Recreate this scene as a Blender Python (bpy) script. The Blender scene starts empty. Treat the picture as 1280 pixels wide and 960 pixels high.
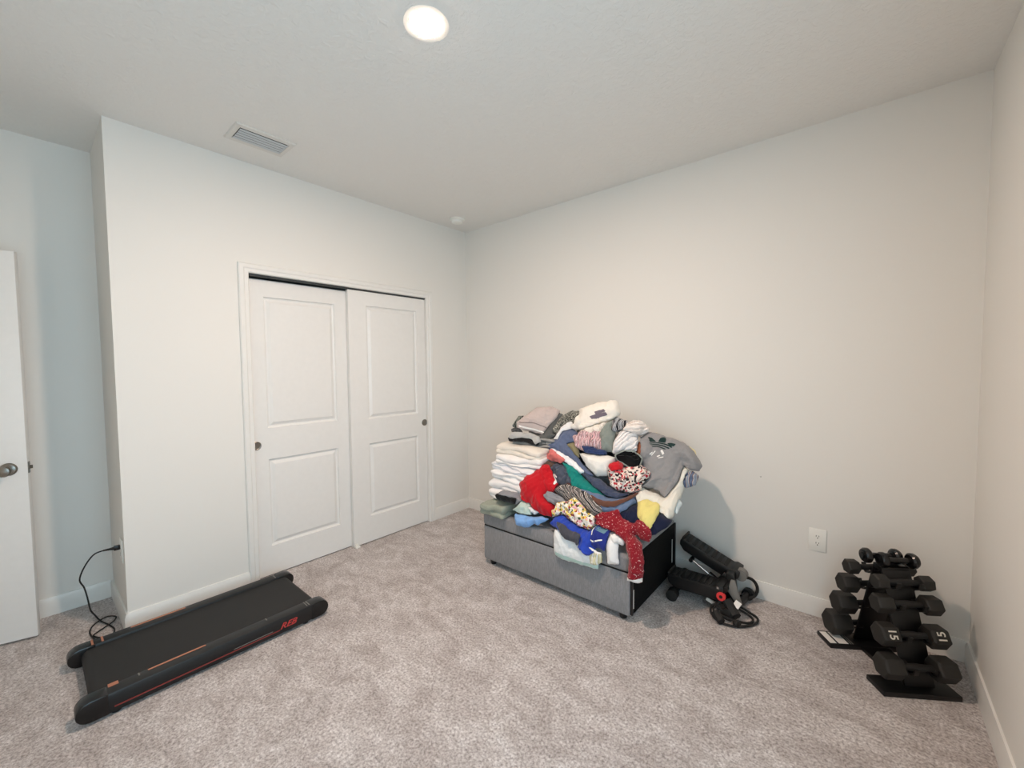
import bpy, bmesh, math, random
import numpy as np
from mathutils import Vector, Matrix, noise as mnoise
from mathutils.geometry import delaunay_2d_cdt

C = bpy.context.scene.collection
scene = bpy.context.scene
PI = math.pi

# ------------------------------------------------------------------ camera
F_PX, YAW, PITCH, ROLL = 516.962453, 0.705523, -0.046658, -0.008648
CAM_LOC = Vector((3.00387, -2.84037, 1.43055))
fw = Vector((-math.sin(YAW) * math.cos(PITCH), math.cos(YAW) * math.cos(PITCH), math.sin(PITCH)))
rt = fw.cross(Vector((0, 0, 1))).normalized()
up = rt.cross(fw)
r2 = rt * math.cos(ROLL) + up * math.sin(ROLL)
u2 = -rt * math.sin(ROLL) + up * math.cos(ROLL)
cam = bpy.data.objects.new('camera', bpy.data.cameras.new('camera'))
C.objects.link(cam)
cam.matrix_world = Matrix(((r2.x, u2.x, -fw.x, CAM_LOC.x), (r2.y, u2.y, -fw.y, CAM_LOC.y), (r2.z, u2.z, -fw.z, CAM_LOC.z), (0, 0, 0, 1)))
cam.data.sensor_fit = 'HORIZONTAL'
cam.data.sensor_width = 36.0
cam.data.lens = F_PX / 1280 * 36.0
cam.data.clip_start = 0.02
scene.camera = cam

# ------------------------------------------------------------------ world, daylight, exposure
SKY_COL, SKY_STR = (0.54, 0.82, 1.0), 5.8
LAMP_COL, LAMP_STR = (1.0, 0.755, 0.60), 1130.0
world = bpy.data.worlds.new('sky')
scene.world = world
world.use_nodes = True
bg = world.node_tree.nodes['Background']
bg.inputs[0].default_value = (*SKY_COL, 1)
bg.inputs[1].default_value = SKY_STR
scene.view_settings.view_transform = 'Standard'
scene.view_settings.look = 'None'
scene.view_settings.gamma = 1
scene.view_settings.use_curve_mapping = False
scene.view_settings.exposure = 0.0
scene.cycles.max_bounces = 10
scene.cycles.diffuse_bounces = 7
scene.cycles.use_denoising = True

ROOM_W, ROOM_L, ROOM_H = 3.412, 3.62, 2.723
CL = 2.537            # length of the closet wall
AX = -0.567           # alcove wall
# window behind the camera, in the right hand wall
WY0, WY1, WZ0, WZ1 = -3.55, -1.85, 0.50, 1.98
por = bpy.data.lights.new('window_portal', 'AREA')
por.shape = 'RECTANGLE'; por.size = WY1 - WY0; por.size_y = WZ1 - WZ0
por.cycles.is_portal = True
po = bpy.data.objects.new('window_portal', por); C.objects.link(po)
po.location = (ROOM_W + 0.13, (WY0 + WY1) / 2, (WZ0 + WZ1) / 2)
po.rotation_euler = (0, PI / 2, 0)      # a portal: marks the window opening for the sky's light

# ------------------------------------------------------------------ helpers
def smooth(me, ang=35):
    for p in me.polygons: p.use_smooth = True
    me.set_sharp_from_angle(angle=math.radians(ang))

class MB:
    """collects shapes into one mesh"""
    def __init__(s): s.v = []; s.f = []
    def add(s, v, f):
        n = len(s.v); s.v += [tuple(p) for p in v]; s.f += [tuple(i + n for i in q) for q in f]; return s
    def box(s, x0, x1, y0, y1, z0, z1, b=0.0, M=None, seg=2):
        bm = bmesh.new(); bmesh.ops.create_cube(bm, size=1)
        bmesh.ops.scale(bm, vec=(x1 - x0, y1 - y0, z1 - z0), verts=bm.verts)
        bmesh.ops.translate(bm, vec=((x0 + x1) / 2, (y0 + y1) / 2, (z0 + z1) / 2), verts=bm.verts)
        if b: bmesh.ops.bevel(bm, geom=bm.edges[:], offset=b, segments=seg, affect='EDGES', profile=0.5)
        return s.bm(bm, M)
    def bm(s, bm, M=None):
        if M is not None: bm.transform(M)
        bm.verts.index_update()
        s.add([v.co[:] for v in bm.verts], [[v.index for v in f.verts] for f in bm.faces]); bm.free(); return s
    def prism(s, poly, a0, a1, axis='y', b=0.0, M=None):
        """poly of 2D points extruded along axis from a0 to a1"""
        bm = bmesh.new()
        def P(p, a): return {'x': (a, p[0], p[1]), 'y': (p[0], a, p[1]), 'z': (p[0], p[1], a)}[axis]
        A = [bm.verts.new(P(p, a0)) for p in poly]; B = [bm.verts.new(P(p, a1)) for p in poly]
        n = len(poly); bm.faces.new(A[::-1]); bm.faces.new(B)
        for i in range(n): bm.faces.new((A[i], A[(i + 1) % n], B[(i + 1) % n], B[i]))
        bmesh.ops.recalc_face_normals(bm, faces=bm.faces[:])
        if b: bmesh.ops.bevel(bm, geom=bm.edges[:], offset=b, segments=2, affect='EDGES', profile=0.5)
        return s.bm(bm, M)
    def lathe(s, prof, seg=24, M=None, cap=True):
        """prof: (radius, z) pairs about z"""
        v = []; f = []
        for r, z in prof:
            for k in range(seg):
                a = 2 * PI * k / seg; v.append((r * math.cos(a), r * math.sin(a), z))
        for i in range(len(prof) - 1):
            for k in range(seg):
                k2 = (k + 1) % seg; f.append((i * seg + k, i * seg + k2, (i + 1) * seg + k2, (i + 1) * seg + k))
        if cap: f.append(tuple(range(seg))[::-1]); f.append(tuple((len(prof) - 1) * seg + k for k in range(seg)))
        if M is not None: v = [(M @ Vector(p))[:] for p in v]
        return s.add(v, f)
    def tube(s, pts, r, seg=8, cap=True, sub=1):
        pts = [Vector(p) for p in pts]
        if sub > 1: pts = spline(pts, sub)
        n = len(pts); v = []; f = []
        t = (pts[1] - pts[0]).normalized()
        u = t.orthogonal().normalized()
        for i in range(n):
            t = (pts[min(i + 1, n - 1)] - pts[max(i - 1, 0)]).normalized()
            u = (u - t * u.dot(t)).normalized(); w = t.cross(u)
            rr = r[min(i * len(r) // n, len(r) - 1)] if isinstance(r, (list, tuple)) else r
            for k in range(seg):
                a = 2 * PI * k / seg; v.append((pts[i] + (u * math.cos(a) + w * math.sin(a)) * rr)[:])
        for i in range(n - 1):
            for k in range(seg):
                k2 = (k + 1) % seg; f.append((i * seg + k, i * seg + k2, (i + 1) * seg + k2, (i + 1) * seg + k))
        if cap: f.append(tuple(range(seg))[::-1]); f.append(tuple((n - 1) * seg + k for k in range(seg)))
        return s.add(v, f)
    def rod(s, a, b, r, seg=14): return s.tube([a, b], r, seg)
    def build(s, name, mat, parent=None, origin=None, ang=35):
        """origin is in world space; a part is parented without moving"""
        o = mesh_obj(name, s.v, s.f, mat, origin, ang)
        if parent is not None: attach(o, parent)
        return o

def spline(p, sub):
    out = []
    for i in range(len(p) - 1):
        a, b, c, d = p[max(i - 1, 0)], p[i], p[i + 1], p[min(i + 2, len(p) - 1)]
        for k in range(sub):
            t = k / sub
            out.append(0.5 * ((2 * b) + (c - a) * t + (2 * a - 5 * b + 4 * c - d) * t * t + (3 * b - a - 3 * c + d) * t ** 3))
    out.append(p[-1]); return out

def mesh_obj(name, v, f, mat, origin=None, ang=35):
    o3 = Vector(origin) if origin is not None else Vector((0, 0, 0))
    me = bpy.data.meshes.new(name)
    me.from_pydata([(p[0] - o3.x, p[1] - o3.y, p[2] - o3.z) for p in v], [], f)
    me.validate(); me.update()
    smooth(me, ang)
    me.materials.append(mat)
    o = bpy.data.objects.new(name, me); C.objects.link(o); o.location = o3
    return o

def world_mat(o):
    m = o.matrix_basis.copy()
    return world_mat(o.parent) @ o.matrix_parent_inverse @ m if o.parent else m
def attach(o, parent):
    o.parent = parent
    o.matrix_parent_inverse = world_mat(parent).inverted()
def local(o, parent):
    o.parent = parent; return o

def tag(o, label, cat, group=None):
    o['label'] = label; o['category'] = cat
    if group: o['group'] = group
    return o
def thing(name, label, cat, loc=(0, 0, 0), rz=0, group=None):
    o = bpy.data.objects.new(name, None); C.objects.link(o)
    o.location = loc; o.rotation_euler = (0, 0, rz); o.empty_display_size = 0.1
    return tag(o, label, cat, group)
def struct(o, label=None):
    o['kind'] = 'structure'
    if label: o['label'] = label
    return o
def text(body, size, mat, M, name, parent, shear=0.0, depth=0.0006, align='CENTER', sx=1.0):
    cu = bpy.data.curves.new(name, 'FONT'); cu.body = body; cu.size = size; cu.shear = shear; cu.extrude = depth
    cu.align_x = align; cu.align_y = 'CENTER'; cu.resolution_u = 4; cu.offset = size * 0.012
    t = bpy.data.objects.new(name + '_curve', cu); C.objects.link(t)
    bpy.context.view_layer.update()
    me = bpy.data.meshes.new_from_object(t.evaluated_get(bpy.context.evaluated_depsgraph_get()))
    bpy.data.objects.remove(t); bpy.data.curves.remove(cu)
    me.transform(M @ Matrix.Diagonal((sx, 1, 1, 1)))
    me.materials.clear(); me.materials.append(mat); me.name = name
    o = bpy.data.objects.new(name, me); C.objects.link(o)
    attach(o, parent); return o

# ------------------------------------------------------------------ materials
def lin(c): return tuple(((x / 255) / 12.92 if x <= 10 else ((x / 255 + 0.055) / 1.055) ** 2.4) for x in c)
class NT:
    def __init__(s, name):
        s.m = bpy.data.materials.new(name); s.m.use_nodes = True; s.n = s.m.node_tree.nodes; s.l = s.m.node_tree.links
        s.p = s.n['Principled BSDF']
    def node(s, t, **k):
        n = s.n.new(t)
        for a, b in k.items():
            if a.startswith('i_'): n.inputs[a[2:].replace('_', ' ')].default_value = b
            else: setattr(n, a, b)
        return n
    def co(s, scale=(1, 1, 1), rot=(0, 0, 0), src='Object'):
        t = s.node('ShaderNodeTexCoord'); m = s.node('ShaderNodeMapping')
        m.inputs['Scale'].default_value = scale; m.inputs['Rotation'].default_value = rot
        s.l.new(t.outputs[src], m.inputs[0]); return m.outputs[0]
    def ramp(s, fac, stops, const=False):
        r = s.node('ShaderNodeValToRGB'); e = r.color_ramp.elements
        if const: r.color_ramp.interpolation = 'CONSTANT'
        while len(e) > 1: e.remove(e[-1])
        for i, (p, c) in enumerate(stops):
            el = e[0] if i == 0 else e.new(p)
            el.position = p; el.color = (*c, 1)
        s.l.new(fac, r.inputs[0]); return r.outputs[0]
    def noise(s, co, scale, detail=3, rough=0.5, dist=0.0):
        n = s.node('ShaderNodeTexNoise'); n.inputs['Scale'].default_value = scale; n.inputs['Detail'].default_value = detail
        n.inputs['Roughness'].default_value = rough; n.inputs['Distortion'].default_value = dist
        s.l.new(co, n.inputs['Vector']); return n.outputs[0]
    def mix(s, fac, a, b, mode='MIX'):
        n = s.node('ShaderNodeMix', data_type='RGBA', blend_type=mode)
        for i, v in ((0, fac), (6, a), (7, b)):
            if isinstance(v, (int, float)): n.inputs[i].default_value = v
            elif isinstance(v, tuple): n.inputs[i].default_value = (*v, 1)
            else: s.l.new(v, n.inputs[i])
        return n.outputs[2]
    def bump(s, h, strength, dist=0.002):
        b = s.node('ShaderNodeBump'); b.inputs['Strength'].default_value = strength; b.inputs['Distance'].default_value = dist
        s.l.new(h, b.inputs['Height']); s.l.new(b.outputs[0], s.p.inputs['Normal'])
    def col(s, c, rough=0.6, metal=0.0, spec=0.5):
        if isinstance(c, tuple): s.p.inputs['Base Color'].default_value = (*c, 1)
        else: s.l.new(c, s.p.inputs['Base Color'])
        s.p.inputs['Roughness'].default_value = rough; s.p.inputs['Metallic'].default_value = metal
        s.p.inputs['Specular IOR Level'].default_value = spec; return s
def plain(name, rgb, rough=0.5, metal=0.0, bump=0.0, bscale=200, spec=0.5):
    t = NT(name); c = lin(rgb); co = t.co()
    n = t.noise(co, 30, 2)
    t.col(t.mix(n, tuple(x * 0.975 for x in c), tuple(min(1, x * 1.025) for x in c)), rough, metal, spec)
    if bump: t.bump(t.noise(co, bscale, 3), bump, 0.001)
    return t.m
def fabric(name, rgb, pat=None, cols=(), scale=1.0, rot=(0, 0, 0), heather=0.06, sheen=0.15):
    """cloth; pat None, stripes, speckle, floral, camo, print"""
    t = NT('cloth_' + name); co = t.co(rot=rot); c = lin(rgb)
    fine = t.noise(co, 420, 2); big = t.noise(co, 22, 3)
    if pat == 'streak': fine = t.noise(t.co((3.2, 3.2, .55)), 60, 3, .65)
    base = t.mix(fine, tuple(x * (1 - heather * 2) for x in c), tuple(min(1, x * (1 + heather * 2)) for x in c))
    L = [lin(k) for k in cols]
    if pat == 'stripes':
        w = t.node('ShaderNodeTexWave', wave_type='BANDS', bands_direction='X')
        w.inputs['Scale'].default_value = 9 * scale; w.inputs['Distortion'].default_value = 1.2; w.inputs['Detail'].default_value = 1; w.inputs['Detail Scale'].default_value = 1.5
        t.l.new(co, w.inputs['Vector'])
        st = [(0.0, c)] + [((i + 1) / (len(L) + 1), k) for i, k in enumerate(L)]
        base = t.ramp(w.outputs[1], st, True)
    elif pat == 'speckle':
        n = t.noise(co, 120 * scale, 2, 0.6)
        base = t.ramp(n, [(0.0, c)] + [(0.62 + 0.05 * i, k) for i, k in enumerate(L)], True)
    elif pat == 'floral':
        v = t.node('ShaderNodeTexVoronoi', feature='F1'); v.inputs['Scale'].default_value = 55 * scale
        n = t.node('ShaderNodeTexNoise'); n.inputs['Scale'].default_value = 40 * scale
        t.l.new(co, n.inputs['Vector'])
        a = t.node('ShaderNodeVectorMath', operation='MULTIPLY_ADD'); a.inputs[1].default_value = (0.02 / scale,) * 3
        t.l.new(n.outputs[1], a.inputs[0]); t.l.new(co, a.inputs[2]); t.l.new(a.outputs[0], v.inputs['Vector'])
        sp = t.node('ShaderNodeSeparateColor'); t.l.new(v.outputs['Color'], sp.inputs[0])
        pick = t.ramp(sp.outputs[0], [(i / len(L), k) for i, k in enumerate(L)], True)
        msk = t.ramp(v.outputs['Distance'], [(0.0, (1, 1, 1)), (0.62, (0, 0, 0))], True)
        base = t.mix(msk, base, pick)
    elif pat == 'camo':
        n = t.noise(co, 60 * scale, 2, 0.5, 0.8)
        base = t.ramp(n, [(0.0, c)] + [(0.42 + 0.07 * i, k) for i, k in enumerate(L)], True)
    t.col(base, 0.9, 0, 0.2)
    t.p.inputs['Sheen Weight'].default_value = sheen
    wv = t.node('ShaderNodeMath', operation='ADD'); t.l.new(fine, wv.inputs[0])
    ml = t.node('ShaderNodeMath', operation='MULTIPLY'); ml.inputs[1].default_value = 2.4; t.l.new(t.noise(co, 42, 4, 0.62, 1.1), ml.inputs[0]); t.l.new(ml.outputs[0], wv.inputs[1])
    t.bump(wv.outputs[0], 0.38, 0.003)
    return t.m

def wall_mat():
    t = NT('wall_paint'); co = t.co()
    t.col(lin((226, 224, 219)), 0.62, 0, 0.3)
    t.bump(t.noise(co, 130, 3, 0.6), 0.10, 0.0015); return t.m
def ceil_mat():
    t = NT('ceiling_texture'); co = t.co()
    t.col(lin((228, 226, 222)), 0.7, 0, 0.3)
    a = t.ramp(t.noise(co, 38, 3, 0.55, 0.5), [(0.42, (0, 0, 0)), (0.60, (1, 1, 1))])
    t.bump(a, 0.42, 0.003); return t.m
def carpet_mat():
    t = NT('carpet_pile'); co = t.co()
    big = t.noise(t.co((1, 1.6, 1), (0, 0, 0.6)), 5.5, 4, 0.62, 0.7)
    mid = t.noise(co, 24, 4, 0.65, 0.4)
    fine = t.noise(co, 260, 3, 0.7)
    grain = t.noise(co, 95, 4, 0.75)
    c0 = t.ramp(grain, [(0.33, lin((144, 136, 134))), (0.5, lin((212, 205, 203))), (0.67, lin((250, 247, 246)))])
    c1 = t.mix(t.ramp(big, [(0.36, (0, 0, 0)), (0.62, (1, 1, 1))]), lin((222, 218, 216)), (1, 1, 1))
    c2 = t.mix(1.0, c0, c1, 'MULTIPLY')
    c3 = t.mix(t.ramp(mid, [(0.35, (0, 0, 0)), (0.65, (1, 1, 1))]), lin((234, 231, 229)), (1, 1, 1))
    t.col(t.mix(1.0, c2, c3, 'MULTIPLY'), 1.0, 0, 0.05)
    t.p.inputs['Sheen Weight'].default_value = 0.2
    h = t.node('ShaderNodeMath', operation='ADD'); t.l.new(fine, h.inputs[0]); t.l.new(grain, h.inputs[1])
    h2 = t.node('ShaderNodeMath', operation='ADD'); t.l.new(h.outputs[0], h2.inputs[0]); t.l.new(mid, h2.inputs[1])
    t.bump(h2.outputs[0], 0.8, 0.006); return t.m

M_wall, M_ceil, M_carpet = wall_mat(), ceil_mat(), carpet_mat()
M_trim = plain('trim_paint', (227, 226, 222), 0.32, bump=0.03)
M_door = plain('door_paint', (228, 227, 224), 0.38, bump=0.05, bscale=300)
M_nickel = plain('satin_nickel', (142, 137, 130), 0.28, 1.0)
M_track_gap = plain('track_and_gap_shade', (60, 62, 62), 0.5)
M_dark = plain('dark_void', (25, 25, 25), 0.9)
M_plastic = plain('white_plastic', (235, 234, 228), 0.35)
M_slot = plain('slot_dark', (40, 36, 32), 0.6)
M_vent = plain('vent_enamel', (196, 200, 203), 0.4)
M_black = plain('black_plastic', (18, 18, 19), 0.45, bump=0.1, bscale=400)
M_blackg = plain('black_gloss', (14, 14, 15), 0.25)
M_rubber = plain('black_rubber', (22, 21, 20), 0.7, bump=0.25, bscale=260)
M_steel = plain('black_steel', (7, 7, 8), 0.42)
M_iron = plain('rubber_hex', (32, 30, 27), 0.62, bump=0.35, bscale=180)
M_belt = plain('running_belt', (28, 28, 28), 0.75, bump=0.5, bscale=700)
M_chrome = plain('chrome', (210, 210, 212), 0.12, 1.0)
M_red = plain('red_print', (190, 60, 58), 0.5)
M_redline = plain('red_line', (122, 46, 42), 0.5)
M_copper = plain('copper_tape', (178, 118, 92), 0.4, 0.2)
M_grey = plain('grey_mark', (120, 118, 114), 0.5)
M_knobred = plain('red_knob', (226, 60, 62), 0.4)
M_paper = plain('white_label', (236, 232, 226), 0.6)
M_ventf = plain('vent_frame', (214, 211, 205), 0.4)
M_duct = plain('duct_grey', (92, 94, 95), 0.7)
M_num = plain('number_paint', (214, 208, 196), 0.6)
def glow(name, col, st):
    t = NT(name); t.col((0.9, 0.9, 0.9), 0.4)
    t.p.inputs['Emission Color'].default_value = (*col, 1); t.p.inputs['Emission Strength'].default_value = st; return t.m
M_lamp = glow('lamp_lens', LAMP_COL, LAMP_STR)
M_bench = fabric('bench_chenille', (134, 134, 136), 'streak', heather=0.2, sheen=0.1)
M_benchend = fabric('bench_end_cloth', (12, 12, 12), heather=0.05, sheen=0.0)

# ------------------------------------------------------------------ the room
struct(MB().box(AX - .12, ROOM_W + .12, -ROOM_L - .12, .12, -.1, 0).build('floor', M_carpet), 'taupe grey carpet with footprints in its pile')
struct(MB().box(AX - .12, ROOM_W + .12, -ROOM_L - .12, .12, ROOM_H, ROOM_H + .1).build('ceiling', M_ceil), 'pale knockdown textured ceiling')
DY0, DY1, DZ = -1.900, -.494, 2.032
struct(MB().prism([(-CL, 0), (DY0, 0), (DY0, DZ), (DY1, DZ), (DY1, 0), (0, 0), (0, ROOM_H), (-CL, ROOM_H)], -.1, 0, 'x').build('wall_left', M_wall), 'white wall around the closet doors')
struct(MB().box(AX, -.1, -CL, -CL + .1, 0, ROOM_H).build('wall_return', M_wall), 'narrow end of the closet wall')
struct(MB().box(AX - .1, AX, -ROOM_L, 0, 0, ROOM_H).build('wall_alcove', M_wall), 'white wall behind the open door')
struct(MB().box(AX - .1, ROOM_W + .1, 0, .1, 0, ROOM_H).build('wall_back', M_wall), 'long white wall behind the clothes pile')
struct(MB().box(AX - .1, ROOM_W + .1, -ROOM_L - .1, -ROOM_L, 0, ROOM_H).build('wall_front', M_wall), 'white wall behind the viewer')
wr = MB()
bm = bmesh.new()
def ringwall():
    m = MB(); x0, x1 = ROOM_W, ROOM_W + .1
    out = [(-ROOM_L, 0), (0, 0), (0, ROOM_H), (-ROOM_L, ROOM_H)]; inn = [(WY0, WZ0), (WY1, WZ0), (WY1, WZ1), (WY0, WZ1)]
    v = [(x, *p) for x in (x0, x1) for p in out + inn]; f = []
    for b in (0, 8):
        for i in range(4):
            j = (i + 1) % 4; q = (b + i, b + j, b + 4 + j, b + 4 + i); f.append(q if b else q[::-1])
    for i in range(4):
        j = (i + 1) % 4; f.append((4 + i, 4 + j, 12 + j, 12 + i)); f.append((i, 8 + i, 8 + j, j))
    return m.add(v, f)
bm.free()
struct(ringwall().build('wall_right', M_wall), 'white wall beside the dumbbell rack')
w = MB()
for a in ((WY0, WY0 + .05, WZ0, WZ1), (WY1 - .05, WY1, WZ0, WZ1), (WY0, WY1, WZ0, WZ0 + .05), (WY0, WY1, WZ1 - .05, WZ1), (WY0, WY1, 1.345, 1.385)):
    w.box(ROOM_W + .03, ROOM_W + .08, *a, b=.004)
struct(w.build('window_1', M_trim), 'white window frame')
struct(MB().box(ROOM_W - .05, ROOM_W + .1, WY0 - .03, WY1 + .03, WZ0 - .02, WZ0, b=.004).build('trim_2', M_trim), 'white window sill')

# baseboards
BB = [(0, 0), (.014, 0), (.014, .082), (.010, .096), (.008, .105), (0, .105)]
def board(name, x, y, axis, a0, a1, sgn, label):
    if axis == 'y': m = MB().prism([(x + sgn * p, z) for p, z in BB], a0, a1, 'y')
    else: m = MB().prism([(y + sgn * p, z) for p, z in BB], a0, a1, 'x')
    return struct(m.build(name, M_trim, ang=20), label)
board('baseboard_left', 0, 0, 'y', -CL, DY0 - .057, 1, 'white baseboard left of the closet')
board('baseboard_corner', 0, 0, 'y', DY1 + .057, 0, 1, 'white baseboard between closet and corner')
board('baseboard_back', 0, 0, 'x', .0, ROOM_W, -1, 'white baseboard along the back wall')
board('baseboard_right', ROOM_W, 0, 'y', -ROOM_L, -.014, -1, 'white baseboard on the right wall')
board('baseboard_return', 0, -CL, 'x', AX + .014, .014, -1, 'white baseboard on the closet end')
board('baseboard_alcove', AX, 0, 'y', -ROOM_L, -CL - .014, 1, 'white baseboard behind the open door')

# closet casing, mitred
prof = [(-.0015, -.098), (-.0015, .011), (.004, .015), (.022, .015), (.030, .020), (.050, .020), (.057, .014), (.057, 0)]
v = []; f = []
for off, h in prof:
    v += [(h, DY0 - off, 0), (h, DY0 - off, DZ + off), (h, DY1 + off, DZ + off), (h, DY1 + off, 0)]
for i in range(len(prof) - 1):
    for k in range(3): f.append((i * 4 + k, (i + 1) * 4 + k, (i + 1) * 4 + k + 1, i * 4 + k + 1))
struct(mesh_obj('trim_1', v, f, M_trim, ang=20), 'white casing around the closet opening')

def panel_door(name, y0, y1, z0, z1, xf, th, panels, label):
    """moulded two panel slab facing +x"""
    m = MB()
    ys = [y0, panels[0][0], panels[0][1], y1]
    zs = [z0, panels[0][2], panels[0][3], panels[1][2], panels[1][3], z1]
    for i in range(3):
        for k in range(5):
            a, b, c, d = ys[i], ys[i + 1], zs[k], zs[k + 1]
            if i == 1 and k in (1, 3):
                L = [(0, 0), (.004, -.010), (.012, -.0145), (.018, -.0135), (.038, -.002), (.043, -.0018)]
                vv = []
                for o, h in L: vv += [(xf + h, a + o, c + o), (xf + h, b - o, c + o), (xf + h, b - o, d - o), (xf + h, a + o, d - o)]
                ff = [(r * 4 + q, r * 4 + (q + 1) % 4, (r + 1) * 4 + (q + 1) % 4, (r + 1) * 4 + q) for r in range(len(L) - 1) for q in range(4)]
                n = (len(L) - 1) * 4; ff.append((n, n + 1, n + 2, n + 3)); m.add(vv, ff)
            else: m.add([(xf, a, c), (xf, b, c), (xf, b, d), (xf, a, d)], [(0, 1, 2, 3)])
    xb = xf - th
    m.add([(xf, y0, z0), (xf, y1, z0), (xf, y1, z1), (xf, y0, z1), (xb, y0, z0), (xb, y1, z0), (xb, y1, z1), (xb, y0, z1)],
          [(0, 4, 5, 1), (1, 5, 6, 2), (2, 6, 7, 3), (3, 7, 4, 0), (7, 6, 5, 4)])
    return struct(m.build(name, M_door, ang=14), label)
def pull(door, y, z, xf):
    M = Matrix.Translation((xf, y, z)) @ Matrix.Rotation(PI / 2, 4, 'Y')
    m = MB().lathe([(.029, 0), (.029, .003), (.026, .0045), (.023, .0035), (.020, -.004 + .005), (.010, .0008)], 28, M)
    o = m.build('finger_pull', M_nickel, door); o['label'] = 'round satin nickel finger pull'
pd = panel_door('door_1', -1.8975, -1.195, .007, 2.008, -.058, .034, ((-1.797, -1.310, .205, .803), (-1.797, -1.310, 1.016, 1.898)), 'left sliding closet door, set behind the other')
pull(pd, -1.868, .905, -.058)
pd = panel_door('door_2', -1.222, -.4988, .007, 2.018, -.018, .034, ((-1.072, -.588, .212, .806), (-1.072, -.588, 1.003, 1.908)), 'right sliding closet door, in front of the other')
pull(pd, -.520, .915, -.018)
struct(MB().box(-.099, -.012, DY0 + .002, DY1 - .002, DZ - .012, DZ - .002).build('trim_3', M_track_gap), 'dark closet door track')
struct(MB().box(-.098, -.066, DY0 + .002, DY1 - .002, .0005, .003).build('gap_shade', M_track_gap), 'dark strip painted as the shade in the gap under the closet doors')  # shade of the gap under the doors, painted as a dark floor strip
g = MB().box(-.10, .012, -1.222, -1.186, .0, .012, b=.002); g.box(-.016, -.004, -1.218, -1.196, .0, .03, b=.002); g.box(.004, .010, -1.215, -1.192, .0, .02, b=.002)
tag(g.build('door_guide', M_plastic, origin=(0, -1.206, 0)), 'small white plastic guide on the floor where the closet doors meet', 'door guide')

# entry door swung open against the alcove wall
E = Vector((-.313, -2.856, 0)); DA = math.atan2(-.954, -.300)
dr = bpy.data.objects.new('door_3', None); C.objects.link(dr); dr.location = E; dr.rotation_euler = (0, 0, DA); struct(dr, 'open white entry door seen at the left edge')
def part(m, name, mat, parent, ang=35):
    o = m.build(name, mat, None, None, ang); o.parent = parent; return o
sl = MB(); sl.box(0, .76, -.035, 0, .012, 2.03, b=.0015)
part(sl, 'slab', M_door, dr)
kn = MB().lathe([(.033, 0), (.033, .004), (.028, .010), (.013, .014), (.011, .030), (.018, .036), (.027, .046), (.029, .056), (.024, .066), (.010, .070)], 28,
                Matrix.Translation((.066, 0, .915)) @ Matrix.Rotation(-PI / 2, 4, 'X'))
part(kn, 'door_knob', M_nickel, dr)['label'] = 'round satin nickel door knob'
la = MB().box(-.001, .0006, -.030, -.005, .885, .945, b=.0004); la.prism([(-.012, -.024), (0, -.024), (0, -.011), (-.004, -.011)], .907, .925, 'z')
part(la, 'latch', M_nickel, dr)['label'] = 'nickel latch bolt on the door edge'

# ------------------------------------------------------------------ ceiling fittings
LX, LY = 1.708, -1.802
t = thing('ceiling_light', 'round lit flush downlight with white trim on the ceiling', 'ceiling light', (LX, LY, ROOM_H))
tr = part(MB().lathe([(.086, 0), (.0855, -.0011), (.0600, -.0012)], 48, cap=False), 'trim_ring', M_plastic, t)
for p in tr.data.polygons: p.use_smooth = False
part(MB().lathe([(.0606, -.0010), (.0602, -.0018), (.056, -.0023), (.040, -.0026), (.015, -.0027), (.002, -.0027)], 48), 'lens', M_lamp, t)['label'] = 'glowing warm white lens'

t = thing('ceiling_vent', 'rectangular white air register with slats, in the ceiling above the closet', 'vent', (.352, -1.918, ROOM_H))
VX, VY, OX, OY = .108, .152, .070, .122
fr = MB()
L = [(VX, VY, 0), (VX, VY, -.004), (VX - .006, VY - .006, -.010), (OX + .004, OY + .004, -.010), (OX, OY, -.006), (OX, OY, -.0005)]
v = []; f = []
for a, b, z in L: v += [(-a, -b, z), (a, -b, z), (a, b, z), (-a, b, z)]
for i in range(len(L) - 1):
    for k in range(4): f.append((i * 4 + k, i * 4 + (k + 1) % 4, (i + 1) * 4 + (k + 1) % 4, (i + 1) * 4 + k))
part(fr.add(v, f), 'frame', M_ventf, t)
part(MB().box(-OX, OX, -OY, OY, -.0015, -.0005), 'duct_shade', M_slot, t)['label'] = 'dark sheet painted as the shade inside the duct opening'  # flat sheet whose dark colour stands in for the duct's shade
for k in range(5):
    x = -OX + .016 + k * .0275
    M = Matrix.Translation((x, 0, -.011)) @ Matrix.Rotation(math.radians(-5), 4, 'Y')
    part(MB().box(-.0088, .0088, -OY + .001, OY - .001, -.001, .001, M=M), 'slat', M_vent, t)

t = thing('smoke_detector', 'small round white detector on the ceiling near the corner', 'detector', (.226, -.312, ROOM_H))
part(MB().lathe([(.066, 0), (.066, -.010), (.060, -.014), (.048, -.015)], 36), 'base', M_plastic, t)
part(MB().lathe([(.050, -.014), (.050, -.024), (.046, -.034), (.034, -.039), (.002, -.040)], 36), 'cover', M_plastic, t)

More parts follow.
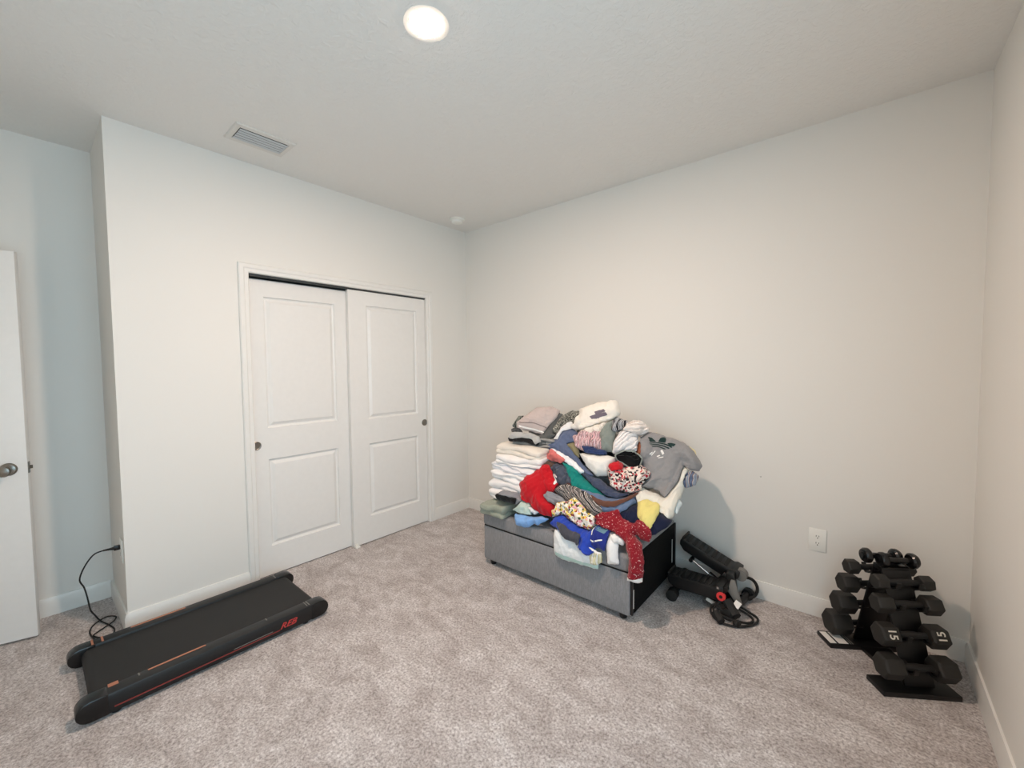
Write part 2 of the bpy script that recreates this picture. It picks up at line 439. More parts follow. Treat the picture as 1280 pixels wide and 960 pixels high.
# ------------------------------------------------------------------ wall outlets
def outlet(name, label, M, ph):
    t = thing(name, label, 'outlet'); t.matrix_basis = M
    W, H_ = (.041, .0635)
    part(MB().box(-W, W, -.006, 0, -H_, H_, b=.0035), 'plate', M_plastic, t)
    for s in (-1, 1):
        z0 = .0195 * s
        r = part(MB().prism([(.0165 * math.cos(a), z0 + .014 * math.sin(a)) for a in [k * PI / 10 for k in range(20)]], -.0078, -.0055, 'y'), 'receptacle', M_plastic, t)
        for x, z, ww, hh in ((-.0062, .004, .0012, .0045), (.0062, .004, .0012, .0038)):
            part(MB().box(x - ww, x + ww, -.0082, -.0076, z0 + z - hh, z0 + z + hh), 'slot', M_slot, r)
        part(MB().prism([(.0028 * math.cos(a), z0 - .007 + .003 * math.sin(a)) for a in [k * PI / 6 for k in range(12)]], -.0082, -.0076, 'y'), 'ground_hole', M_slot, r)
    return t
outlet('wall_outlet', 'white duplex outlet on the back wall beside the dumbbell rack', Matrix.Translation((2.827, 0, .434)), 0)
outlet('wall_outlet', 'white outlet on the closet wall end with a black plug in it', Matrix.Translation((-.085, -CL, .430)), 1)
tag(MB().lathe([(.001, -.004), (.004, -.0035), (.0045, 0)], 12, Matrix.Translation((2.545, 0, .744)) @ Matrix.Rotation(-PI / 2, 4, 'X') @ Matrix.Rotation(PI, 4, 'X')).build('wall_screw', M_slot, origin=(2.545, 0, .744)),
    'tiny dark screw head in the back wall above the stepper', 'screw')

# ------------------------------------------------------------------ walking pad
TX0, TX1, TY0, TY1 = .145, .682, -2.772, -1.765
wp = thing('walking_pad', 'flat black under-desk treadmill lying along the closet wall', 'treadmill', ((TX0 + TX1) / 2, (TY0 + TY1) / 2, 0))
def rail(x0, x1, side):
    z0, z1 = .012, .098
    y0, y1 = TY0, TY1
    r = .042; zc = .056
    prof = []
    for k in range(9):
        a = PI / 2 + PI * k / 8; prof.append((y0 + r + r * math.cos(a), zc + r * math.sin(a)))
    for k in range(9):
        a = -PI / 2 + PI * k / 8; prof.append((y1 - r + r * math.cos(a), zc + r * math.sin(a)))
    m = MB().prism(prof, x0, x1, 'x', b=.006)
    o = m.build('side_rail', M_black, wp)
    for y, d in ((y0 + .005, 1), (y1 - .095, 1)):       # end caps, a shade proud of the rail
        rr = r + .0015; e = (y0 + r) if y < -2.5 else (y1 - r)
        s = 1 if y < -2.5 else -1
        pr = []
        for k in range(9):
            a = PI / 2 + PI * k / 8; pr.append((e + s * rr * math.cos(a), zc + rr * math.sin(a)))
        pr += [(e + s * .055, zc - rr), (e + s * .055, zc + rr)]
        MB().prism(pr, x0 - .0015, x1 + .0015, 'x', b=.006).build('end_cap', M_blackg, o)
    return o
rl = rail(TX0, TX0 + .062, -1); rrr = rail(TX1 - .068, TX1, 1)
bx0, bx1 = TX0 + .062, TX1 - .068
r = .034; zc = .052; y0, y1 = TY0 + .045, TY1 - .035
pf = []
for k in range(11):
    a = PI / 2 + PI * k / 10; pf.append((y0 + r + r * math.cos(a), zc + r * math.sin(a)))
for k in range(11):
    a = -PI / 2 + PI * k / 10; pf.append((y1 - r + r * math.cos(a), zc + r * math.sin(a)))
MB().prism(pf, bx0 - .002, bx1 + .002, 'x').build('running_belt', M_belt, wp)
zt = .0985
def strip(name, x0, x1, ya, yb, mat, par, z=zt): return MB().box(x0, x1, ya, yb, z - .001, z + .0012).build(name, mat, par)
strip('accent_strip', TX1 - .060, TX1 - .050, -2.545, -2.335, M_copper, rrr)['label'] = 'copper strip on the rail nearest the room'
strip('accent_strip', TX0 + .012, TX0 + .024, -2.545, -2.320, M_copper, rl)['label'] = 'copper strip on the rail by the wall'
for y in (-2.69, -2.655): strip('rail_mark', TX0 + .006, TX0 + .058, y, y + .008, M_copper, rl, .099)
for y in (-1.875,): strip('rail_mark', TX0 + .006, TX0 + .058, y, y + .006, M_grey, rl)
for y in (-2.578, -2.075): strip('rail_mark', TX1 - .062, TX1 - .040, y, y + .005, M_grey, rrr)
for y in (-1.880, -1.868): strip('rail_mark', TX1 - .062, TX1 - .012, y, y + .004, M_grey, rrr)
strip('rail_mark', TX1 - .074, TX1 - .050, -2.672, -2.640, M_copper, rrr, .0985)['label'] = 'small copper sticker'
MB().box(TX1 - .0005, TX1 + .0008, -2.66, -2.025, .034, .040).build('side_stripe', M_redline, rrr)['label'] = 'thin red line along the side'
MB().box(TX1 - .0005, TX1 + .0008, -2.235, -2.06, .045, .048).build('side_stripe', M_grey, rrr)
Mt = Matrix.Translation((TX1 + .0006, -1.985, .052)) @ Matrix(((0, 0, 1, 0), (1, 0, 0, 0), (0, 1, 0, 0), (0, 0, 0, 1)))
text('REB', .042, M_red, Mt, 'side_lettering', rrr, shear=.45, sx=1.15)['label'] = 'slanted red lettering'
for x in (TX0 + .03, TX1 - .03):
    for y in (TY0 + .12, TY1 - .12): MB().lathe([(.016, 0), (.018, .014)], 16, Matrix.Translation((x, y, 0))).build('foot', M_rubber, wp)
# power cord
pl = MB().prism([(-.010, -.012), (.010, -.012), (.010, .012), (-.010, .012)], 0, .026, 'z', b=.003, M=Matrix.Translation((-.085, -CL - .008, .4500)) @ Matrix.Rotation(PI / 2, 4, 'X'))
pl.tube([(-.085, -CL - .030, .450), (-.092, -CL - .050, .449), (-.105, -CL - .072, .446)], [.009, .006, .0045], 10)
cord = [(-.105, -2.607, .446), (-.125, -2.645, .43), (-.15, -2.68, .37), (-.168, -2.70, .30), (-.17, -2.685, .25), (-.165, -2.675, .19), (-.19, -2.665, .11), (-.25, -2.645, .045), (-.24, -2.625, .008),
        (-.16, -2.60, .007), (-.08, -2.585, .007), (-.025, -2.600, .007), (-.03, -2.635, .007), (-.09, -2.665, .007), (-.12, -2.64, .009), (-.16, -2.585, .014), (-.22, -2.565, .012), (-.27, -2.60, .007), (-.22, -2.655, .007), (-.14, -2.675, .007), (-.04, -2.665, .007), (.05, -2.655, .007), (.12, -2.66, .02), (.16, -2.66, .03)]
pc = MB().tube(cord, .0036, 8, sub=6).build('power_cord', M_rubber, wp); pc['label'] = 'thin black power cord looping to the outlet'
pl.build('plug', M_blackg, pc)

# ------------------------------------------------------------------ grey storage bench
BX0, BX1, BY0, BY1 = .945, 2.055, -.752, -.050
be = thing('storage_bench', 'grey fabric bench with black end under the heap of clothes', 'bench', ((BX0 + BX1) / 2, (BY0 + BY1) / 2, 0))
MB().box(BX0, BX1, BY0, BY1, .040, .284, b=.012, seg=3).build('body', M_bench, be)
MB().box(BX0 - .004, BX1 + .002, BY0 - .005, BY1 + .004, .286, .383, b=.022, seg=4).build('lid', M_bench, be)
MB().box(BX0 + .006, BX1 - .006, BY0 + .004, BY1 - .004, .280, .290).build('seam', M_dark, be)
en = MB().box(BX1 - .002, BX1 + .010, BY0 + .012, BY1 - .012, .046, .362, b=.004).build('end_panel', M_benchend, be); en['label'] = 'black cloth end panel'
MB().box(BX1 + .004, BX1 + .014, BY1 - .030, BY1 - .012, .046, .366, b=.003).build('end_edge', M_black, en)
MB().box(BX1 + .004, BX1 + .014, BY0 + .010, BY0 + .026, .046, .366, b=.003).build('end_edge', M_black, en)
MB().box(BX1 + .008, BX1 + .012, BY1 - .078, BY1 - .070, .115, .270).build('white_strip', M_paper, en)
MB().box(BX1 + .013, BX1 + .016, BY0 + .020, BY0 + .025, .085, .190).build('white_strip', M_paper, en)
for x in (BX0 + .055, BX1 - .055):
    for y in (BY0 + .045, BY1 - .045):
        MB().lathe([(.018, 0), (.020, .004), (.027, .042)], 20, Matrix.Translation((x, y, 0))).build('foot', M_black, be)

# ------------------------------------------------------------------ mini stepper
st = thing('stepper', 'black mini stair stepper with tangled resistance cords by the back wall', 'stepper', (2.30, -.20, 0))
def V(*a): return Vector(a)
fr = MB()
fr.tube([(2.150, -.345, .030), (2.130, -.075, .030)], .022, 16)
fr.tube([(2.462, -.340, .030), (2.500, -.060, .030)], .022, 16)
fr.box(2.14, 2.48, -.235, -.185, .020, .055, b=.005)
fr.build('base_frame', M_steel, st)
for a, b in (((2.153, -.385, .033), (2.149, -.325, .033)), ((2.131, -.088, .033), (2.127, -.038, .033)), ((2.457, -.375, .030), (2.464, -.322, .030)), ((2.498, -.078, .030), (2.503, -.040, .030))):
    MB().tube([a, tuple(a[i] * .93 + b[i] * .07 for i in range(3)), tuple(a[i] * .07 + b[i] * .93 for i in range(3)), b], [.022, .033, .033, .026], 18).build('rubber_foot', M_rubber, st)
po_ = MB(); po_.prism([(2.395, .05), (2.475, .05), (2.455, .205), (2.415, .205)], -.235, -.175, 'y', b=.006)
po_.tube([(2.435, -.335, .150), (2.435, -.045, .150)], .014, 14)
po_.build('upright', M_steel, st)
def pedal(p0, p1, y0, y1, th, name='pedal'):
    """plank from the free end p0 (x, z of its top) to the pivot end p1"""
    a = math.atan2(p1[1] - p0[1], p1[0] - p0[0]); L = math.hypot(p1[0] - p0[0], p1[1] - p0[1])
    M = Matrix.Translation((p0[0], 0, p0[1])) @ Matrix.Rotation(-a, 4, 'Y')
    m = MB().prism([(0, -.012), (.012, .004), (L - .05, .004), (L - .035, .016), (L, .016), (L + .008, -.02), (L - .02, -th), (.045, -th), (.008, -th * .62)], y0, y1, 'y', b=.006, M=M)
    o = m.build(name, M_black, st)
    for k in range(7):
        x = .03 + k * (L - .12) / 6
        MB().box(x, x + .022, y0 + .012, y1 - .012, .003, .0075, b=.001, M=M).build('tread_rib', M_rubber, o)
    MB().box(.004, .016, y0 + .006, y1 - .006, -.004, .016, b=.003, M=M).build('toe_stop', M_rubber, o)
    return o
p_up = pedal((2.140, .318), (2.470, .186), -.185, -.055, .062); p_up['label'] = 'raised footplate'
p_dn = pedal((2.110, .140), (2.425, .150), -.345, -.215, .072); p_dn['label'] = 'lowered footplate'
for y, a, b in ((-.125, V(2.210, -.190, .205), V(2.41, -.190, .085)), (-.275, V(2.20, -.275, .072), V(2.44, -.275, .050))):
    mid = a.lerp(b, .5)
    o = MB().rod(mid, b, .019).build('damper', M_blackg, st)
    MB().rod(a, mid, .0065).build('piston_rod', M_chrome, o)
    MB().tube([a + V(0, -.02, 0), a + V(0, .02, 0)], .013, 12).build('pin', M_blackg, o)
kb = MB().tube([(2.418, -.352, .112), (2.418, -.336, .112)], .024, 22).build('tension_knob', M_knobred, st); kb['label'] = 'round red tension knob'
MB().tube([(2.418, -.3545, .112), (2.418, -.3515, .112)], .009, 16).build('knob_hub', M_dark, kb)
# pivot bushings, grey bracket and the counter housing
b_ = MB(); b_.prism([(2.44, .13), (2.50, .055), (2.515, .07), (2.475, .20), (2.455, .20)], -.300, -.285, 'y', b=.003)
b_.build('bracket', M_grey, st)['label'] = 'grey pivot bracket'
MB().tube([(2.478, -.165, .178), (2.478, -.120, .178)], .033, 18).build('bushing', M_grey, st)
MB().prism([(2.36, .135), (2.42, .115), (2.45, .165), (2.40, .195)], -.215, -.170, 'y', b=.004).build('counter_housing', M_blackg, st)
MB().box(2.395, 2.405, -.3475, -.3455, .150, .160).build('metal_pin', M_chrome, st)
# labels
MB().box(-.026, .026, -.001, .001, -.010, .010, M=Matrix.Translation((2.352, -.298, .037)) @ Matrix.Rotation(.35, 4, 'Y')).build('sticker', M_paper, st)['label'] = 'white sticker'
# rolled cords and grips
def tube(name, pts, r, mat=M_rubber, sub=5, par=st): return MB().tube(pts, r, 8, sub=sub).build(name, mat, par)
c1_ = tube('cord', [(2.40, -.33, .06), (2.375, -.365, .05), (2.38, -.40, .03), (2.42, -.425, .012), (2.47, -.43, .010), (2.53, -.40, .010), (2.585, -.325, .010), (2.585, -.265, .012), (2.54, -.245, .02), (2.49, -.265, .05)], .0065)
c2_ = tube('cord', [(2.41, -.32, .08), (2.385, -.37, .035), (2.44, -.395, .030), (2.50, -.385, .022), (2.555, -.345, .012), (2.57, -.30, .010), (2.545, -.265, .012), (2.48, -.27, .035)], .0065)
tube('cord', [(2.43, -.34, .10), (2.40, -.36, .055), (2.445, -.365, .04), (2.49, -.375, .03)], .0065)
tube('cord', [(2.455, -.14, .16), (2.52, -.075, .135), (2.55, -.07, .09), (2.54, -.085, .045), (2.50, -.12, .03), (2.48, -.15, .05)], .009)
tube('grip', [(2.405, -.405, .045), (2.425, -.425, .030), (2.445, -.440, .022)], .021, sub=3)['label'] = 'black foam grip'
tube('grip', [(2.44, -.33, .095), (2.475, -.345, .055), (2.50, -.365, .035)], .028, sub=3)
tube('grip_ball', [(2.500, -.400, .022), (2.512, -.405, .022), (2.524, -.41, .022)], [.018, .022, .018], sub=3)
MB().box(-.016, .016, -.001, .001, -.018, .018, M=Matrix.Translation((2.497, -.332, .088)) @ Matrix.Rotation(-.5, 4, 'X') @ Matrix.Rotation(.4, 4, 'Y')).build('sticker', M_paper, st)

# ------------------------------------------------------------------ dumbbell rack
RA = math.atan2(.559, .829)
RM = Matrix.Translation((3.2, -.41, 0)) @ Matrix.Rotation(RA, 4, 'Z')
RC = .030
rk = thing('dumbbell_rack', 'black steel A-frame rack holding dumbbells in the right corner', 'rack', (3.2, -.41, 0), RA)
part(MB().box(-.145, .158, -.038, .066, 0, .022, b=.003), 'base_plate', M_steel, rk)
rp = part(MB().box(-.175, .180, .262, .372, 0, .022, b=.003), 'base_plate', M_steel, rk); rp['label'] = 'rear base plate with white stickers'
part(MB().box(RC - .062, RC + .062, .06, .27, .0, .020, b=.003), 'base_bar', M_steel, rk)
FY = lambda z: .006 + .150 * (z - .02) / .45
RY = lambda z: .330 - .120 * (z - .02) / .45
def sloped(fn, s):
    w = .060
    return MB().prism([(fn(.015), .015), (fn(.015) + s * .012, .015), (fn(.475) + s * .012, .475), (fn(.475), .475)], RC - w, RC + w, 'x', b=.002)
part(sloped(FY, 1), 'front_post', M_steel, rk); part(sloped(RY, -1), 'rear_post', M_steel, rk)
part(MB().box(RC - .060, RC + .060, FY(.475) - .004, RY(.475) + .004, .452, .475, b=.004), 'top_tray', M_steel, rk)
FT = [(.112, .062), (.230, .058), (.347, .046), (.431, .036)]
RT = [(.088, .060), (.212, .054), (.330, .045), (.425, .038)]
def cradle(y, z, s):
    """bent plate under a handle; s is -1 to the front, +1 to the rear"""
    r = .020
    poly = [(y - s * .062, z + .012), (y - s * .020, z - .022), (y + s * .004, z - .030), (y + s * .026, z - .016), (y + s * .032, z + .010),
            (y + s * .026, z + .010), (y + s * .020, z - .012), (y + s * .003, z - .0215), (y - s * .016, z - .015), (y - s * .062, z + .024)]
    for side in (-1, 1):
        part(MB().prism(poly, RC + side * .046 - .010, RC + side * .046 + .010, 'x', b=.001), 'cradle', M_steel, rk)
for z, R_ in FT: cradle(FY(z) - .040, z, -1)
for z, R_ in RT: cradle(RY(z) + .040, z, 1)
# white stickers on the rear plate
for x0, x1 in ((-.170, -.140), (-.130, -.085)):
    o = MB().box(x0, x1, .272, .362, .0215, .0226).build('sticker', M_paper, None); o.parent = rp
for x in (-.076, -.066):
    o = MB().box(x, x + .004, .272, .362, .0215, .0226).build('sticker_bar', M_grey, None); o.parent = rp

def hexhead(R_, L, x0):
    """hexagonal head from x0 to x0 + L with bevelled ends, flat top and bottom"""
    v = []; f = []
    rings = [(x0, .86), (x0 + L * .05, .96), (x0 + L * .10, 1.0), (x0 + L * .90, 1.0), (x0 + L * .95, .96), (x0 + L, .86)]
    for x, s in rings:
        for k in range(6):
            a = PI * k / 3; v.append((x, R_ * s * math.cos(a), R_ * s * math.sin(a)))
    for i in range(5):
        for k in range(6): f.append((i * 6 + k, i * 6 + (k + 1) % 6, (i + 1) * 6 + (k + 1) % 6, (i + 1) * 6 + k))
    f.append((0, 1, 2, 3, 4, 5)[::-1]); f.append(tuple(30 + k for k in range(6)))
    bm = bmesh.new(); bv = [bm.verts.new(p) for p in v]
    for q in f: bm.faces.new([bv[i] for i in q])
    bmesh.ops.recalc_face_normals(bm, faces=bm.faces[:])
    bmesh.ops.bevel(bm, geom=bm.edges[:], offset=R_ * .03, segments=2, affect='EDGES')
    return MB().bm(bm)
def dumbbell(label, R_, half, hl, y, z, tilt=0.0, num=None, xo=0.0):
    t = thing('hex_dumbbell', label, 'dumbbell', group='hex dumbbells on the rack')
    t.matrix_basis = RM @ Matrix.Translation((RC + xo, y, z)) @ Matrix.Rotation(tilt, 4, 'X')
    inner = half - hl
    part(MB().lathe([(.013, -inner - .004), (.0135, -inner * .6), (.0165, 0), (.0135, inner * .6), (.013, inner + .004)], 18, Matrix.Rotation(PI / 2, 4, 'Y')), 'handle', M_rubber, t)
    for s in (-1, 1):
        h = part(hexhead(R_, hl, -half if s < 0 else inner), 'head', M_iron, t, 25)
        if num:
            # painted on the lower front facet of each head
            n = Vector((0, -math.cos(PI / 6), -.5 + 1.0)) ; n.normalize()
            e2 = Vector((0, n.z, -n.y)).normalized()        # up the facet
            xc = s * (half - hl * .5)
            face = Vector((xc, 0, 0)) + n * (R_ * math.cos(PI / 6) + .0008)
            face = face - Vector((0, 0, 0))
            ex, ey = (Vector((0, -e2.y, -e2.z)), Vector((1, 0, 0))) if s < 0 else (Vector((0, e2.y, e2.z)), Vector((-1, 0, 0)))
            Mm = Matrix(((ex.x, ey.x, n.x, face.x), (ex.y, ey.y, n.y, face.y), (ex.z, ey.z, n.z, face.z), (0, 0, 0, 1)))
            me_o = text(num, R_ * .90, M_num, Mm, 'weight_number', h)
            me_o.matrix_parent_inverse = Matrix.Identity(4)
    return t
z_ = lambda k: FT[k][0]
fy = lambda k: FY(FT[k][0]) - .037
ry = lambda k: RY(RT[k][0]) + .037
dumbbell('largest black hex dumbbell, lowest on the front of the rack', .052, .142, .077, fy(0), z_(0), .0, xo=-.026)
dumbbell('black hex dumbbell marked 15, on the front of the rack', .049, .132, .070, fy(1), z_(1), .0, '15', xo=-.022)
dumbbell('blank-headed black hex dumbbell above the one marked 15', .042, .130, .066, fy(2), z_(2), .0, xo=-.013)
dumbbell('small black hex dumbbell, highest on the front of the rack', .034, .117, .050, fy(3), z_(3), .35, xo=-.010)
dumbbell('black hex dumbbell lowest on the back of the rack, above the stickered plate', .062, .168, .094, ry(0), RT[0][0], .0)
dumbbell('black hex dumbbell second from the floor on the back of the rack', .054, .158, .084, ry(1), RT[1][0], .0)
dumbbell('black hex dumbbell third from the floor on the back of the rack', .046, .156, .072, ry(2), RT[2][0], .0)
dumbbell('smallest black hex dumbbell, highest on the back of the rack', .035, .148, .052, ry(3), RT[3][0], .0)
def vinyl(label, y, z, xo):
    t = thing('round_dumbbell', label, 'dumbbell', group='round-headed dumbbells on top of the rack')
    t.matrix_basis = RM @ Matrix.Translation((RC + xo, y, z))
    part(MB().lathe([(.014, -.085), (.013, 0), (.014, .085)], 18, Matrix.Rotation(PI / 2, 4, 'Y')), 'handle', M_blackg, t)
    for s in (-1, 1):
        m = MB().lathe([(.010, s * .046), (.028, s * .049), (.0345, s * .056), (.0345, s * .068), (.028, s * .078), (.012, s * .081)], 24, Matrix.Rotation(PI / 2, 4, 'Y'))
        part(m, 'head', M_blackg, t)
        part(MB().lathe([(.007, s * .0805), (.006, s * .0815)], 14, Matrix.Rotation(PI / 2, 4, 'Y')), 'end_dot', M_grey, t)
    return t
vinyl('round-headed black dumbbell on top of the rack, nearer the room', FY(.475) + .008, .5055, .012)
vinyl('round-headed black dumbbell on top of the rack, nearer the wall', RY(.475) - .002, .5065, -.03)

